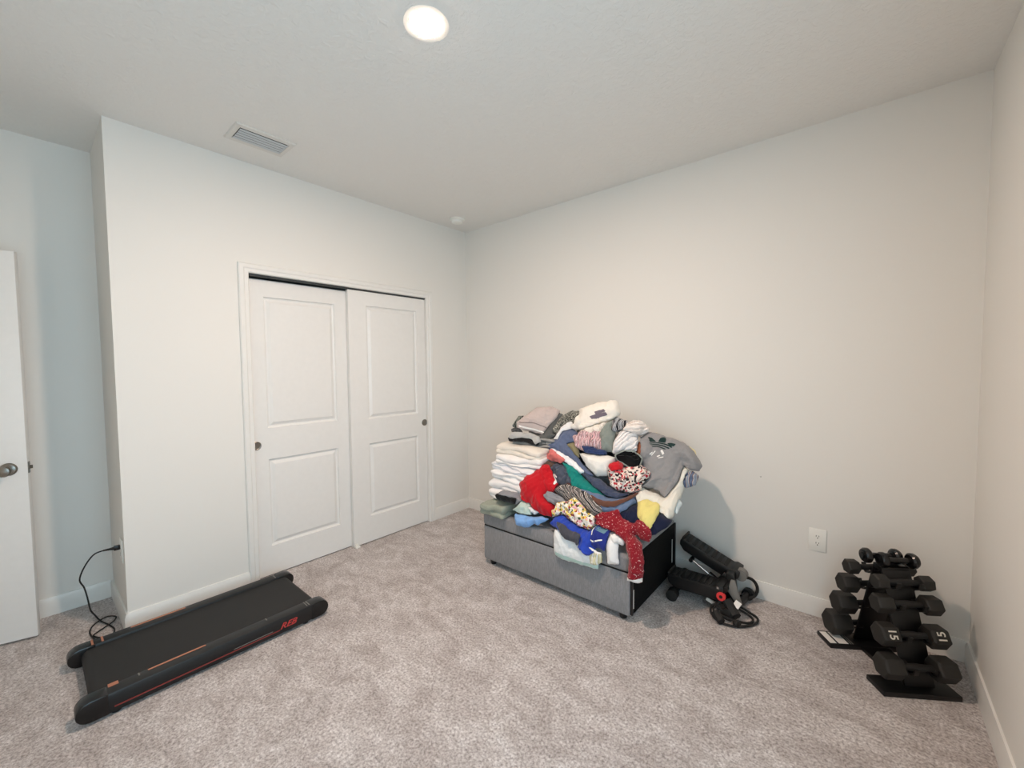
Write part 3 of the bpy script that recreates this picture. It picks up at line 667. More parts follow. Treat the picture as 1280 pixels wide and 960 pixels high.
# ------------------------------------------------------------------ the heap of clothes
# every garment is a closed puffy cloth body lying on the slope of the heap; outlines are in world (x, z) on that slope
POLY = {
 'pink_grey': (0.045, [(1.114, 1.0), (1.142, 1.047), (1.186, 1.093), (1.212, 1.117), (1.298, 1.121), (1.349, 1.094), (1.351, 1.054), (1.297, 0.96), (1.289, 0.933), (1.219, 0.955), (1.123, 0.97)]),
 'charcoal': (0.03, [(1.187, 0.934), (1.278, 0.931), (1.293, 0.968), (1.332, 1.092), (1.38, 1.066), (1.367, 1.032), (1.348, 0.946), (1.372, 0.934), (1.336, 0.9), (1.34, 0.868), (1.283, 0.863), (1.253, 0.904)]),
 'speckled': (0.038, [(1.349, 0.96), (1.37, 1.04), (1.399, 1.074), (1.435, 1.096), (1.491, 1.096), (1.52, 1.062), (1.518, 1.023), (1.453, 1.005), (1.414, 0.967), (1.376, 0.936)]),
 'dark_roll': (0.04, [(1.06, 0.978), (1.095, 1.05), (1.135, 1.059), (1.127, 1.0), (1.117, 0.959)]),
 'dark_roll2': (0.042, [(1.055, 0.957), (1.129, 0.967), (1.163, 0.938), (1.074, 0.927)]),
 'lightgrey': (0.05, [(1.06, 0.907), (1.084, 0.933), (1.206, 0.941), (1.27, 0.914), (1.295, 0.879), (1.27, 0.865), (1.235, 0.9), (1.18, 0.91), (1.079, 0.892)]),
 'black_fold': (0.045, [(1.043, 0.897), (1.073, 0.894), (1.175, 0.916), (1.239, 0.899), (1.29, 0.875), (1.275, 0.858), (1.182, 0.886), (1.059, 0.878)]),
 'slate': (0.05, [(1.355, 0.841), (1.347, 0.885), (1.39, 0.919), (1.418, 0.959), (1.48, 0.98), (1.527, 0.963), (1.546, 0.903), (1.479, 0.883), (1.554, 0.832), (1.644, 0.774), (1.731, 0.73), (1.7, 0.72), (1.551, 0.802), (1.416, 0.827)]),
 'white_strip': (0.056, [(1.376, 0.9), (1.403, 0.972), (1.47, 1.019), (1.501, 0.98), (1.425, 0.951), (1.409, 0.896)]),
 'olive': (0.042, [(1.467, 0.878), (1.528, 0.903), (1.577, 0.857), (1.596, 0.818), (1.549, 0.83)]),
 'white_edge': (0.062, [(1.377, 0.838), (1.44, 0.826), (1.572, 0.789), (1.677, 0.736), (1.661, 0.722), (1.559, 0.764), (1.418, 0.805)]),
 'black_strip': (0.056, [(1.396, 0.814), (1.531, 0.786), (1.667, 0.722), (1.626, 0.716), (1.51, 0.762), (1.393, 0.802)]),
 'coral': (0.062, [(1.357, 0.8), (1.386, 0.833), (1.43, 0.813), (1.54, 0.773), (1.499, 0.762), (1.416, 0.772), (1.371, 0.779)]),
 'brown': (0.04, [(1.3, 0.72), (1.343, 0.776), (1.42, 0.759), (1.454, 0.733), (1.417, 0.71), (1.361, 0.722)]),
 'red_shorts': (0.075, [(1.225, 0.612), (1.264, 0.672), (1.322, 0.708), (1.354, 0.735), (1.411, 0.735), (1.459, 0.695), (1.478, 0.669), (1.523, 0.637), (1.522, 0.603), (1.478, 0.579), (1.467, 0.56), (1.528, 0.528), (1.534, 0.47), (1.449, 0.469), (1.376, 0.494), (1.352, 0.512), (1.297, 0.515), (1.257, 0.562)]),
 'slate_crumple': (0.055, [(1.426, 0.721), (1.46, 0.759), (1.535, 0.759), (1.615, 0.694), (1.645, 0.646), (1.561, 0.636), (1.487, 0.651)]),
 'teal': (0.066, [(1.517, 0.764), (1.603, 0.744), (1.69, 0.699), (1.77, 0.668), (1.833, 0.63), (1.799, 0.61), (1.723, 0.611), (1.649, 0.627), (1.61, 0.682)]),
 'maroon': (0.058, [(1.5, 0.623), (1.621, 0.657), (1.64, 0.636), (1.57, 0.618), (1.519, 0.579), (1.482, 0.583)]),
 'grey_tube': (0.082, [(1.455, 0.565), (1.478, 0.583), (1.536, 0.583), (1.611, 0.564), (1.639, 0.541), (1.58, 0.532), (1.502, 0.538)]),
 'multi': (0.07, [(1.511, 0.609), (1.57, 0.641), (1.664, 0.64), (1.749, 0.62), (1.828, 0.575), (1.883, 0.518), (1.812, 0.514), (1.723, 0.545), (1.621, 0.559)]),
 'floral': (0.085, [(1.534, 0.497), (1.567, 0.533), (1.637, 0.559), (1.692, 0.58), (1.734, 0.562), (1.778, 0.53), (1.833, 0.509), (1.839, 0.479), (1.818, 0.458), (1.752, 0.461), (1.676, 0.48), (1.619, 0.499), (1.55, 0.469)]),
 'blue': (0.062, [(1.531, 0.433), (1.572, 0.48), (1.601, 0.494), (1.661, 0.473), (1.741, 0.454), (1.811, 0.45), (1.849, 0.484), (1.866, 0.454), (1.856, 0.421), (1.858, 0.362), (1.818, 0.336), (1.775, 0.356), (1.758, 0.387), (1.686, 0.395), (1.606, 0.42)]),
 'blue_grey_stripe': (0.07, [(1.606, 0.447), (1.654, 0.443), (1.698, 0.427), (1.781, 0.421), (1.771, 0.383), (1.678, 0.392), (1.636, 0.412)]),
 'navy_print': (0.066, [(1.843, 0.451), (1.855, 0.486), (1.928, 0.484), (1.934, 0.44), (1.921, 0.38), (1.855, 0.394)]),
 'white_towel': (0.022, [(1.572, 0.407), (1.619, 0.427), (1.751, 0.38), (1.852, 0.362), (1.878, 0.333), (1.873, 0.262), (1.822, 0.26), (1.714, 0.254), (1.63, 0.248), (1.577, 0.262)]),
 'cream_tag': (0.03, [(1.832, 0.35), (1.893, 0.363), (1.899, 0.311), (1.878, 0.295), (1.843, 0.293)]),
 'sock': (0.035, [(1.923, 0.424), (1.926, 0.469), (1.95, 0.47), (1.986, 0.439), (2.003, 0.332), (1.941, 0.312)]),
 'sock_cuff': (0.05, [(1.944, 0.451), (1.96, 0.464), (2.001, 0.463), (2.023, 0.453), (2.018, 0.434), (1.978, 0.432)]),
 'red_print': (0.075, [(1.827, 0.51), (1.87, 0.533), (1.939, 0.549), (1.98, 0.521), (2.026, 0.508), (2.068, 0.512), (2.124, 0.503), (2.153, 0.49), (2.15, 0.472), (2.12, 0.472), (2.083, 0.483), (2.065, 0.477), (2.121, 0.45), (2.144, 0.385), (2.137, 0.275), (2.058, 0.264), (2.07, 0.379), (2.033, 0.448), (1.963, 0.471), (1.893, 0.478), (1.846, 0.487)]),
 'navy': (0.05, [(1.92, 0.533), (1.988, 0.597), (2.054, 0.589), (2.136, 0.576), (2.219, 0.558), (2.21, 0.539), (2.144, 0.493), (2.086, 0.496), (2.013, 0.509)]),
 'yellow': (0.075, [(2.018, 0.596), (2.056, 0.605), (2.14, 0.588), (2.154, 0.556), (2.146, 0.506), (2.103, 0.506), (2.057, 0.539)]),
 'grey_tee': (0.085, [(1.932, 0.952), (1.961, 0.984), (1.985, 0.985), (2.033, 0.963), (2.072, 0.95), (2.11, 0.943), (2.159, 0.928), (2.213, 0.902), (2.256, 0.869), (2.291, 0.824), (2.284, 0.795), (2.236, 0.792), (2.197, 0.807), (2.197, 0.765), (2.18, 0.706), (2.164, 0.657), (2.147, 0.625), (2.092, 0.665), (2.047, 0.681), (2.003, 0.675), (2.005, 0.723), (1.983, 0.786), (1.954, 0.85)]),
 'cream_tee': (0.07, [(1.996, 0.627), (1.994, 0.683), (2.048, 0.662), (2.107, 0.645), (2.136, 0.634), (2.153, 0.67), (2.185, 0.752), (2.191, 0.812), (2.226, 0.791), (2.215, 0.716), (2.215, 0.637), (2.216, 0.582), (2.21, 0.558), (2.156, 0.571), (2.082, 0.59), (2.017, 0.597)]),
 'pale_yellow': (0.055, [(1.977, 0.967), (2.008, 0.99), (2.072, 0.955), (2.143, 0.935), (2.234, 0.904), (2.27, 0.836), (2.183, 0.842), (2.066, 0.905)]),
 'grey_blue': (0.06, [(2.202, 0.761), (2.245, 0.788), (2.284, 0.773), (2.273, 0.719), (2.241, 0.706), (2.207, 0.7)]),
 'pale_end': (0.05, [(2.206, 0.6), (2.208, 0.645), (2.233, 0.629), (2.23, 0.589)]),
 'rust': (0.07, [(1.913, 0.913), (1.931, 0.933), (1.961, 0.923), (1.982, 0.87), (1.965, 0.842), (1.931, 0.852)]),
 'maroon_dark': (0.066, [(1.928, 0.86), (1.961, 0.855), (1.98, 0.869), (1.985, 0.836), (1.958, 0.825)]),
 'black_waist': (0.085, [(1.83, 0.843), (1.867, 0.861), (1.919, 0.858), (1.962, 0.818), (1.959, 0.788), (1.926, 0.784), (1.879, 0.813), (1.848, 0.822)]),
 'white_tee2': (0.07, [(1.596, 0.841), (1.655, 0.839), (1.776, 0.845), (1.837, 0.841), (1.834, 0.788), (1.814, 0.741), (1.755, 0.733), (1.669, 0.781)]),
 'navy_band': (0.083, [(1.62, 0.869), (1.659, 0.874), (1.777, 0.864), (1.783, 0.847), (1.713, 0.842), (1.64, 0.846)]),
 'white_top': (0.075, [(1.488, 0.975), (1.521, 1.069), (1.501, 1.104), (1.62, 1.152), (1.756, 1.179), (1.794, 1.097), (1.764, 1.062), (1.707, 1.038), (1.643, 1.004), (1.574, 0.978)]),
 'white_crumple': (0.06, [(1.545, 0.963), (1.658, 1.018), (1.751, 1.045), (1.743, 0.968), (1.656, 0.94), (1.577, 0.942)]),
 'pink_crumple': (0.066, [(1.525, 0.928), (1.576, 0.957), (1.654, 0.955), (1.731, 0.968), (1.754, 0.928), (1.747, 0.867), (1.68, 0.883), (1.631, 0.858), (1.567, 0.869)]),
 'grey_green': (0.07, [(1.727, 0.968), (1.752, 1.041), (1.774, 1.071), (1.794, 0.964), (1.811, 0.869), (1.753, 0.873)]),
 'fan_low': (0.08, [(1.811, 0.863), (1.809, 0.934), (1.819, 0.98), (1.867, 1.005), (1.919, 0.983), (1.919, 0.949), (1.926, 0.871), (1.866, 0.858)]),
 'fan_up': (0.092, [(1.84, 0.983), (1.847, 1.024), (1.872, 1.051), (1.907, 1.057), (1.937, 1.037), (1.966, 1.008), (1.964, 0.983), (1.928, 0.965), (1.886, 0.967)]),
 'bw_print': (0.086, [(1.782, 0.979), (1.773, 1.043), (1.793, 1.068), (1.844, 1.055), (1.847, 1.023), (1.805, 0.989)]),
 'red_floral': (0.1, [(1.819, 0.749), (1.816, 0.791), (1.86, 0.785), (1.914, 0.779), (1.969, 0.789), (2.016, 0.752), (2.012, 0.714), (1.992, 0.69), (2.005, 0.664), (1.969, 0.647), (1.885, 0.662), (1.846, 0.683)]),
 'red_scrap': (0.11, [(1.817, 0.776), (1.849, 0.812), (1.883, 0.793), (1.878, 0.763), (1.833, 0.747)]),
 'denim': (0.068, [(1.635, 0.638), (1.715, 0.635), (1.832, 0.622), (1.931, 0.626), (1.991, 0.644), (2.004, 0.606), (1.979, 0.566), (1.935, 0.54), (1.864, 0.526), (1.797, 0.55), (1.719, 0.581)]),
 'brown_band': (0.08, [(1.775, 0.609), (1.838, 0.587), (1.913, 0.589), (1.962, 0.617), (1.994, 0.641), (1.999, 0.635), (1.978, 0.605), (1.927, 0.569), (1.864, 0.562), (1.805, 0.583)]),
 'dark_denim': (0.078, [(1.665, 0.729), (1.783, 0.711), (1.837, 0.678), (1.888, 0.657), (1.955, 0.637), (1.899, 0.615), (1.843, 0.63), (1.778, 0.664)]),
 'mint': (0.055, [(1.225, 0.452), (1.26, 0.482), (1.273, 0.511), (1.342, 0.505), (1.377, 0.449), (1.314, 0.446)]),
 'light_blue': (0.048, [(1.251, 0.431), (1.327, 0.437), (1.392, 0.436), (1.449, 0.453), (1.514, 0.456), (1.442, 0.407), (1.413, 0.412), (1.389, 0.389), (1.341, 0.371), (1.278, 0.373)]),
 'grey_fold': (0.06, [(1.066, 0.52), (1.106, 0.552), (1.23, 0.557), (1.284, 0.514), (1.254, 0.488), (1.203, 0.495), (1.098, 0.494)]),
 'black_cres': (0.064, [(1.068, 0.518), (1.092, 0.522), (1.183, 0.517), (1.255, 0.517), (1.256, 0.489), (1.208, 0.49), (1.093, 0.493)]),
 'white_small': (0.06, [(1.356, 0.483), (1.38, 0.49), (1.427, 0.472), (1.403, 0.456)]),
 'D_leaf1': (0.1, [(1.965, 0.947), (1.985, 0.943), (2.013, 0.917), (1.98, 0.918)]),
 'D_leaf2': (0.1, [(2.021, 0.917), (2.028, 0.936), (2.052, 0.943), (2.062, 0.93), (2.061, 0.909), (2.041, 0.91)]),
 'D_leaf3': (0.1, [(2.07, 0.905), (2.097, 0.907), (2.125, 0.901), (2.116, 0.888), (2.09, 0.89)]),
 'D_bar1': (0.1, [(1.978, 0.913), (2.021, 0.914), (2.062, 0.904), (2.107, 0.885), (2.103, 0.879), (2.061, 0.898), (2.021, 0.908), (1.981, 0.908)]),
 'D_bar2': (0.1, [(1.983, 0.904), (2.021, 0.904), (2.057, 0.894), (2.093, 0.879), (2.087, 0.874), (2.056, 0.888), (2.021, 0.898), (1.988, 0.899)]),
 'D_bar3': (0.1, [(1.993, 0.894), (2.021, 0.894), (2.049, 0.885), (2.073, 0.875), (2.066, 0.872), (2.048, 0.879), (2.021, 0.888), (1.998, 0.889)]),
 'D_w1': (0.1, [(1.99, 0.848), (2.002, 0.862), (2.007, 0.858), (1.996, 0.843)]),
 'D_w2': (0.1, [(2.0, 0.843), (2.016, 0.868), (2.02, 0.864), (2.005, 0.84)]),
 'D_w3': (0.1, [(2.029, 0.837), (2.045, 0.844), (2.049, 0.838), (2.034, 0.831)]),
 'D_w4': (0.1, [(2.043, 0.866), (2.051, 0.873), (2.068, 0.851), (2.06, 0.842)]),
 'D_w5': (0.1, [(2.038, 0.828), (2.066, 0.835), (2.069, 0.83), (2.041, 0.824)]),
 'D_graph1': (0.09, [(1.625, 1.045), (1.655, 1.059), (1.727, 1.082), (1.738, 1.069), (1.689, 1.047), (1.642, 1.033)]),
 'D_graph2': (0.09, [(1.653, 1.075), (1.715, 1.096), (1.728, 1.084), (1.665, 1.061)]),
 'D_pan': (0.05, [(1.859, 0.475), (1.903, 0.478), (1.926, 0.471), (1.915, 0.45), (1.886, 0.453), (1.861, 0.457)]),
 'D_arc1': (0.05, [(1.845, 0.418), (1.86, 0.415), (1.912, 0.429), (1.915, 0.425), (1.861, 0.409), (1.845, 0.413)]),
 'D_arc2': (0.05, [(1.846, 0.388), (1.852, 0.389), (1.884, 0.374), (1.91, 0.372), (1.908, 0.367), (1.879, 0.368)]),
 'D_arc3': (0.05, [(1.845, 0.434), (1.845, 0.453), (1.854, 0.474), (1.859, 0.473), (1.851, 0.452), (1.852, 0.434)]),
 'D_string1': (0.09, [(1.485, 0.682), (1.497, 0.685), (1.515, 0.656), (1.518, 0.631), (1.503, 0.631), (1.499, 0.659)]),
 'D_string2': (0.09, [(1.483, 0.684), (1.508, 0.683), (1.532, 0.67), (1.527, 0.663), (1.504, 0.675)]),
 'D_hem': (0.09, [(2.066, 0.295), (2.145, 0.305), (2.141, 0.279), (2.066, 0.27)]),
 'D_mintband': (0.035, [(1.587, 0.29), (1.64, 0.286), (1.729, 0.284), (1.831, 0.287), (1.882, 0.289), (1.882, 0.266), (1.831, 0.264), (1.724, 0.258), (1.64, 0.252), (1.587, 0.265)]),
 'D_rib1': (0.06, [(1.13, 1.009), (1.215, 1.008), (1.307, 0.974), (1.307, 0.967), (1.217, 1.001), (1.13, 1.001)]),
 'D_rib2': (0.06, [(1.136, 0.975), (1.227, 0.959), (1.302, 0.936), (1.295, 0.946), (1.225, 0.969), (1.134, 0.986)]),
 'D_teehem': (0.08, [(2.01, 0.613), (2.078, 0.605), (2.152, 0.584), (2.206, 0.571), (2.213, 0.561), (2.159, 0.573), (2.085, 0.592), (2.017, 0.6)]),
}

def sst(t): t = np.clip(t, 0, 1); return t * t * (3 - 2 * t)
def heap_y(x, z):
    x = np.asarray(x, float); z = np.asarray(z, float)
    upz = np.logaddexp(0, (z - .405) / .018) * .018
    y = -.768 + (.62 - .24 * (1 - sst((x - 1.1) / .35))) * upz
    y = y + .22 * sst((x - 1.72) / .5) * sst((z - .42) / .3)
    return np.minimum(y, -.11)
def heap_n(x, z):
    e = .004
    gx = (heap_y(x + e, z) - heap_y(x - e, z)) / (2 * e); gz = (heap_y(x, z + e) - heap_y(x, z - e)) / (2 * e)
    n = np.stack([gx, -np.ones_like(gx), gz], 1); return n / np.linalg.norm(n, axis=1)[:, None]

def smooth_poly(p, it=1, grow=0.0):
    p = np.array(p, float)
    ar = .5 * np.sum(p[:, 0] * np.roll(p[:, 1], -1) - np.roll(p[:, 0], -1) * p[:, 1])
    if grow:
        t = np.roll(p, -1, 0) - np.roll(p, 1, 0); t /= np.linalg.norm(t, axis=1)[:, None] + 1e-9
        p = p + np.stack([t[:, 1], -t[:, 0]], 1) * (grow if ar > 0 else -grow)
    for _ in range(it):
        q = np.roll(p, -1, 0); p = np.stack([p * .91 + q * .09, p * .09 + q * .91], 1).reshape(-1, 2)
    return p
def resample(p, step):
    q = np.vstack([p, p[:1]]); seg = np.linalg.norm(np.diff(q, axis=0), axis=1); s = np.r_[0, np.cumsum(seg)]
    n = max(10, int(s[-1] / step)); t = np.linspace(0, s[-1], n, endpoint=False)
    return np.stack([np.interp(t, s, q[:, 0]), np.interp(t, s, q[:, 1])], 1)
def inside(p, pts):
    x, y = pts[:, 0], pts[:, 1]; c = np.zeros(len(pts), bool); n = len(p)
    for i in range(n):
        a, b = p[i], p[(i + 1) % n]
        if a[1] == b[1]: continue
        c ^= ((a[1] > y) != (b[1] > y)) & (x < (b[0] - a[0]) * (y - a[1]) / (b[1] - a[1]) + a[0])
    return c
def dist(p, pts):
    d = np.full(len(pts), 9.0); n = len(p)
    for i in range(n):
        a, b = p[i], p[(i + 1) % n]; ab = b - a
        t = np.clip(((pts - a) @ ab) / max(1e-12, ab @ ab), 0, 1)
        d = np.minimum(d, np.linalg.norm(pts - (a + t[:, None] * ab), axis=1))
    return d
def tri(p, step):
    lo, hi = p.min(0), p.max(0)
    gx, gy = np.meshgrid(np.arange(lo[0], hi[0], step), np.arange(lo[1], hi[1], step * .87)); gx[1::2] += step / 2
    g = np.stack([gx.ravel(), gy.ravel()], 1); g = g[inside(p, g)]
    g = g[dist(p, g) > step * .45]
    allp = np.vstack([p, g]); n = len(p)
    r = delaunay_2d_cdt([Vector(q) for q in allp], [(i, (i + 1) % n) for i in range(n)], [], 1, 1e-6)
    return np.array([v[:] for v in r[0]]), [tuple(f) for f in r[2]]

# height of the clothes already laid on the heap, over a grid in x and z
GX0, GZ0, GS = .80, .08, .005
HM = np.zeros((250, 320))
def hm_get(P):
    i = np.clip(((P[:, 1] - GZ0) / GS).astype(int), 1, HM.shape[0] - 3); j = np.clip(((P[:, 0] - GX0) / GS).astype(int), 1, HM.shape[1] - 3)
    return np.max([HM[i + a, j + b] for a in (0, 1) for b in (0, 1)], 0)
def lobes(t, k=1.6):
    """rounded folds with sharp valleys between them"""
    return 1 - (1 - np.abs(np.sin(t))) ** k
class Cloth:
    """wrinkled height field above the heap for one garment"""
    def __init__(s, key, puff=.012, amp=.006, ang=0.0, freq=40, r=.005, ridge=False, two=True):
        s.lift, pts = POLY[key]
        s.poly = s.ragged(resample(smooth_poly(pts, 1, .004), .005), key); s.puff, s.amp, s.freq, s.r, s.ridge, s.two = puff, amp, freq, r, ridge, two
        rg = random.Random(key); s.ph = [rg.uniform(0, 6.28) for _ in range(9)]; s.ang = ang
    @staticmethod
    def ragged(p, key):
        """a hem that waves with the folds"""
        rg = random.Random(key + 'edge'); n = len(p); t = np.arange(n) / n * 2 * PI; L = n * .005
        w = sum(a * np.sin(round(L / lam) * t + rg.uniform(0, 6.28)) for a, lam in ((.0012, .075), (.0008, .042), (.0004, .024)))
        q = np.roll(p, -1, 0) - np.roll(p, 1, 0); q /= np.linalg.norm(q, axis=1)[:, None] + 1e-9
        return p + np.stack([q[:, 1], -q[:, 0]], 1) * w[:, None]
    def wr(s, P):
        x, z = P[:, 0], P[:, 1]; ca, sa = math.cos(s.ang), math.sin(s.ang); k = s.ph
        u = x * ca + z * sa; v = -x * sa + z * ca
        w = .014 * np.sin(34 * v + k[0]) + .011 * np.sin(57 * u + 29 * v + k[1]) + .005 * np.sin(121 * v - 44 * u + k[2])
        w2 = .012 * np.sin(47 * u + k[5]) + .008 * np.sin(90 * u - 30 * v + k[6])
        a = lobes(s.freq * (u + w) + k[3]); b = lobes(s.freq * .8 * (.55 * u - .85 * v + w2) + k[4])
        c = np.sin(150 * v + 95 * u + k[7]) * np.sin(130 * u - 60 * v + k[8])
        if s.ridge: return s.amp * (1.5 * lobes(s.freq * .8 * (u + .45 * w) + k[3], 2.2) + .4 * b - .7)
        mod = sst(.5 + .9 * np.sin(21 * v + 13 * u + k[8]) * np.sin(17 * u - 26 * v + k[2]) + .25 * np.sin(44 * u + k[0]))
        m2 = sst(.35 + .9 * np.sin(24 * u - 11 * v + k[6]) * np.sin(19 * v + 22 * u + k[4]))
        cr = mod * np.exp(-(np.sin(s.freq * .75 * (u + .8 * w + .25 * v) + k[1]) / .20) ** 2)
        c2 = m2 * np.exp(-(np.sin(s.freq * .6 * (.8 * u + .9 * w2 - .7 * v) + k[5]) / .17) ** 2)
        return s.amp * (1.2 * a + .9 * b + .28 * c - 1.3 + 1.35 * cr + 1.15 * c2)
    def height(s, P, base):
        d = dist(s.poly, P)
        e = 1 - np.exp(-d / s.r); soft = 1 - np.exp(-d / .035)
        lay = .5 * e + .5 * (1 - np.exp(-np.maximum(d - .014 - .005 * np.sin(P[:, 0] * 60 + P[:, 1] * 45 + s.ph[0]), 0) / .004)) if s.two else e
        rise = np.maximum(s.lift - base, 0)
        h = base + .0025 + rise * (.10 + .06 * e + .62 * soft) + .0035 * e + s.puff * (.30 * lay + .55 * soft) + s.wr(P) * (.35 + .65 * sst(d / .012))
        return np.maximum(h, base + .0035), d
    def surf(s, P, extra=0.0):
        hh, d = s.height(P, s.base(P)); n = heap_n(P[:, 0], P[:, 1])
        return np.stack([P[:, 0], heap_y(P[:, 0], P[:, 1]), P[:, 1]], 1) + n * (hh + extra)[:, None]
    def base(s, P):
        return hm_get(P) if s.hm is None else s.look(P)
    hm = None
    def look(s, P):
        i = np.clip(((P[:, 1] - GZ0) / GS).astype(int), 1, HM.shape[0] - 3); j = np.clip(((P[:, 0] - GX0) / GS).astype(int), 1, HM.shape[1] - 3)
        return np.max([s.hm[i + a, j + b] for a in (0, 1) for b in (0, 1)], 0)

def garment(key, name, label, cat, mat, back=.06, step=.0045, **k):
    global HM
    c = Cloth(key, **k); c.hm = blur(HM); P, F = tri(c.poly, step)
    d = dist(c.poly, P); n = heap_n(P[:, 0], P[:, 1]); B = hm_get(P)
    front = c.surf(P)
    base = np.stack([P[:, 0], heap_y(P[:, 0], P[:, 1]), P[:, 1]], 1)
    bk = base + n * (np.minimum(B + .0008, c.base(P) + .0008))[:, None]
    T = np.where(B > .001, 0, back * (1 - np.exp(-d / .03))) * sst((P[:, 1] - .405) / .06)
    bk[:, 1] = np.minimum(bk[:, 1] + T, np.maximum(bk[:, 1], -.03))
    edge = d < 1e-5
    nb = {}; verts = front.tolist()
    for i in range(len(P)):
        if edge[i]: nb[i] = i
        else: nb[i] = len(verts); verts.append(bk[i].tolist())
    faces = []
    for f in F:
        faces.append(f); g = tuple(nb[i] for i in f)[::-1]
        if len(set(g) - set(f)): faces.append(g)
    a, b_, cc = (Vector(front[i]) for i in F[0][:3])
    if (b_ - a).cross(cc - a).y > 0: faces = [q[::-1] for q in faces]
    # lay it on the heap
    gx = GX0 + GS * (np.arange(HM.shape[1])); gz = GZ0 + GS * np.arange(HM.shape[0])
    lo, hi = c.poly.min(0) - .01, c.poly.max(0) + .01
    jj = np.where((gx > lo[0]) & (gx < hi[0]))[0]; ii = np.where((gz > lo[1]) & (gz < hi[1]))[0]
    X, Z = np.meshgrid(gx[jj], gz[ii]); Q = np.stack([X.ravel(), Z.ravel()], 1); m = inside(c.poly, Q)
    hh, _ = c.height(Q[m], c.base(Q[m]))
    I, J = np.meshgrid(ii, jj, indexing='ij'); I, J = I.ravel()[m], J.ravel()[m]
    HM[I, J] = np.maximum(HM[I, J], hh)
    o = mesh_obj(name, verts, faces, mat, front.mean(0), 70)
    if label: tag(o, label, cat, None)
    return o, c
def blur(h):
    """a cloth bridges the steps of what lies below it"""
    g = h.copy()
    for _ in range(2):
        q = g.copy()
        for a in (-1, 0, 1):
            for b in (-1, 0, 1): q = np.maximum(q, np.roll(np.roll(g, a, 0), b, 1) - .004)
        g = q
    for _ in range(2):
        g = np.maximum(h, (g + np.roll(g, 1, 0) + np.roll(g, -1, 0) + np.roll(g, 1, 1) + np.roll(g, -1, 1)) / 5)
    return g
def patch(c, key, name, mat, parent, label=None, off=.0016, step=.006, rough=False):
    """flat print that follows the cloth of garment c"""
    p = resample(np.array(POLY[key][1], float) if rough else smooth_poly(POLY[key][1], 1), .004)
    P, F = tri(p, step); v = c.surf(P, off)
    a, b_, cc = (Vector(v[i]) for i in F[0][:3])
    if (b_ - a).cross(cc - a).y > 0: F = [q[::-1] for q in F]
    o = mesh_obj(name, v.tolist(), F, mat, v.mean(0), 70)
    attach(o, parent)
    if label: o['label'] = label
    return o

W_ = fabric('white', (238, 236, 232), heather=.02)
def folded(name, label, x, y, z, w, d, h, n, mat, rz=0.0, seed=0, inset=.012, tilt=0.0, cat='clothes', group=None, parts=None, lean=0.0, sag=0.0):
    """garment folded flat: n layers with rounded folds; x, y its middle, z its underside"""
    rg = random.Random(seed); v = []; f = []
    cr = min(.026, w * .22, d * .22); per = []
    for cx, cy, a0 in ((w / 2 - cr, d / 2 - cr, 0), (-w / 2 + cr, d / 2 - cr, PI / 2), (-w / 2 + cr, -d / 2 + cr, PI), (w / 2 - cr, -d / 2 + cr, 1.5 * PI)):
        for k in range(6): a = a0 + PI / 2 * k / 5; per.append((cx + cr * math.cos(a), cy + cr * math.sin(a)))
    # refine the straight runs
    P = []
    for i in range(len(per)):
        a, b = per[i], per[(i + 1) % len(per)]; m = max(1, int(math.dist(a, b) / .018))
        for k in range(m): P.append((a[0] + (b[0] - a[0]) * k / m, a[1] + (b[1] - a[1]) * k / m))
    N = len(P); K = 7
    lay = [(rg.uniform(-.014, .012), rg.uniform(-.014, .006), rg.uniform(0, 6.28), rg.uniform(.65, 1.45)) for _ in range(n)]
    tot = sum(l[3] for l in lay); zc = 0; rings = []
    for li, (dx, dy, ph, th) in enumerate(lay):
        t = h * th / tot
        for k in range(K):
            u = k / (K - 1); ins = inset * (1 - math.sqrt(max(0, 1 - (2 * u - 1) ** 2)))
            rings.append((zc + t * u, ins, dx, dy, ph))
        zc += t
    for (zz, ins, dx, dy, ph) in rings:
        for (px_, py_) in P:
            L = math.hypot(px_, py_) + 1e-9; s = 1 - ins / L
            wob = .0075 * math.sin(17 * px_ + ph) + .006 * math.sin(29 * py_ + ph * 2) + .004 * math.sin(58 * px_ + 3 * ph) * math.sin(23 * py_ + ph)
            X = px_ * s + dx; Y = py_ * s + dy + .007 * math.sin(22 * px_ + ph) + .003 * math.sin(61 * px_ - ph)
            v.append((X, Y, zz + wob * min(1, zz / .012) + lean * X - sag * (X / w * 2) ** 2 * zz / h))
    R = len(rings)
    for i in range(R - 1):
        for k in range(N): k2 = (k + 1) % N; f.append((i * N + k, i * N + k2, (i + 1) * N + k2, (i + 1) * N + k))
    top = (R - 1) * N; last = top
    _, ins, dx, dy, ph = rings[-1]
    for s in (.86, .66, .42, .18):
        st_ = len(v)
        for (px_, py_) in P:
            X, Y = px_ * s + dx, py_ * s + dy
            v.append((X, Y, h + .006 * (1 - s * s) + .003 * math.sin(26 * X + 14 * Y + ph) + .002 * math.sin(60 * Y - 30 * X) + lean * X))
        for k in range(N): k2 = (k + 1) % N; f.append((last + k, last + k2, st_ + k2, st_ + k))
        last = st_
    f.append(tuple(last + k for k in range(N))); f.append(tuple(range(N))[::-1])
    o = mesh_obj(name, v, f, mat, None, 60)
    o.location = (x, y, z); o.rotation_euler = (tilt, 0, rz)
    tag(o, label, cat, group); return o

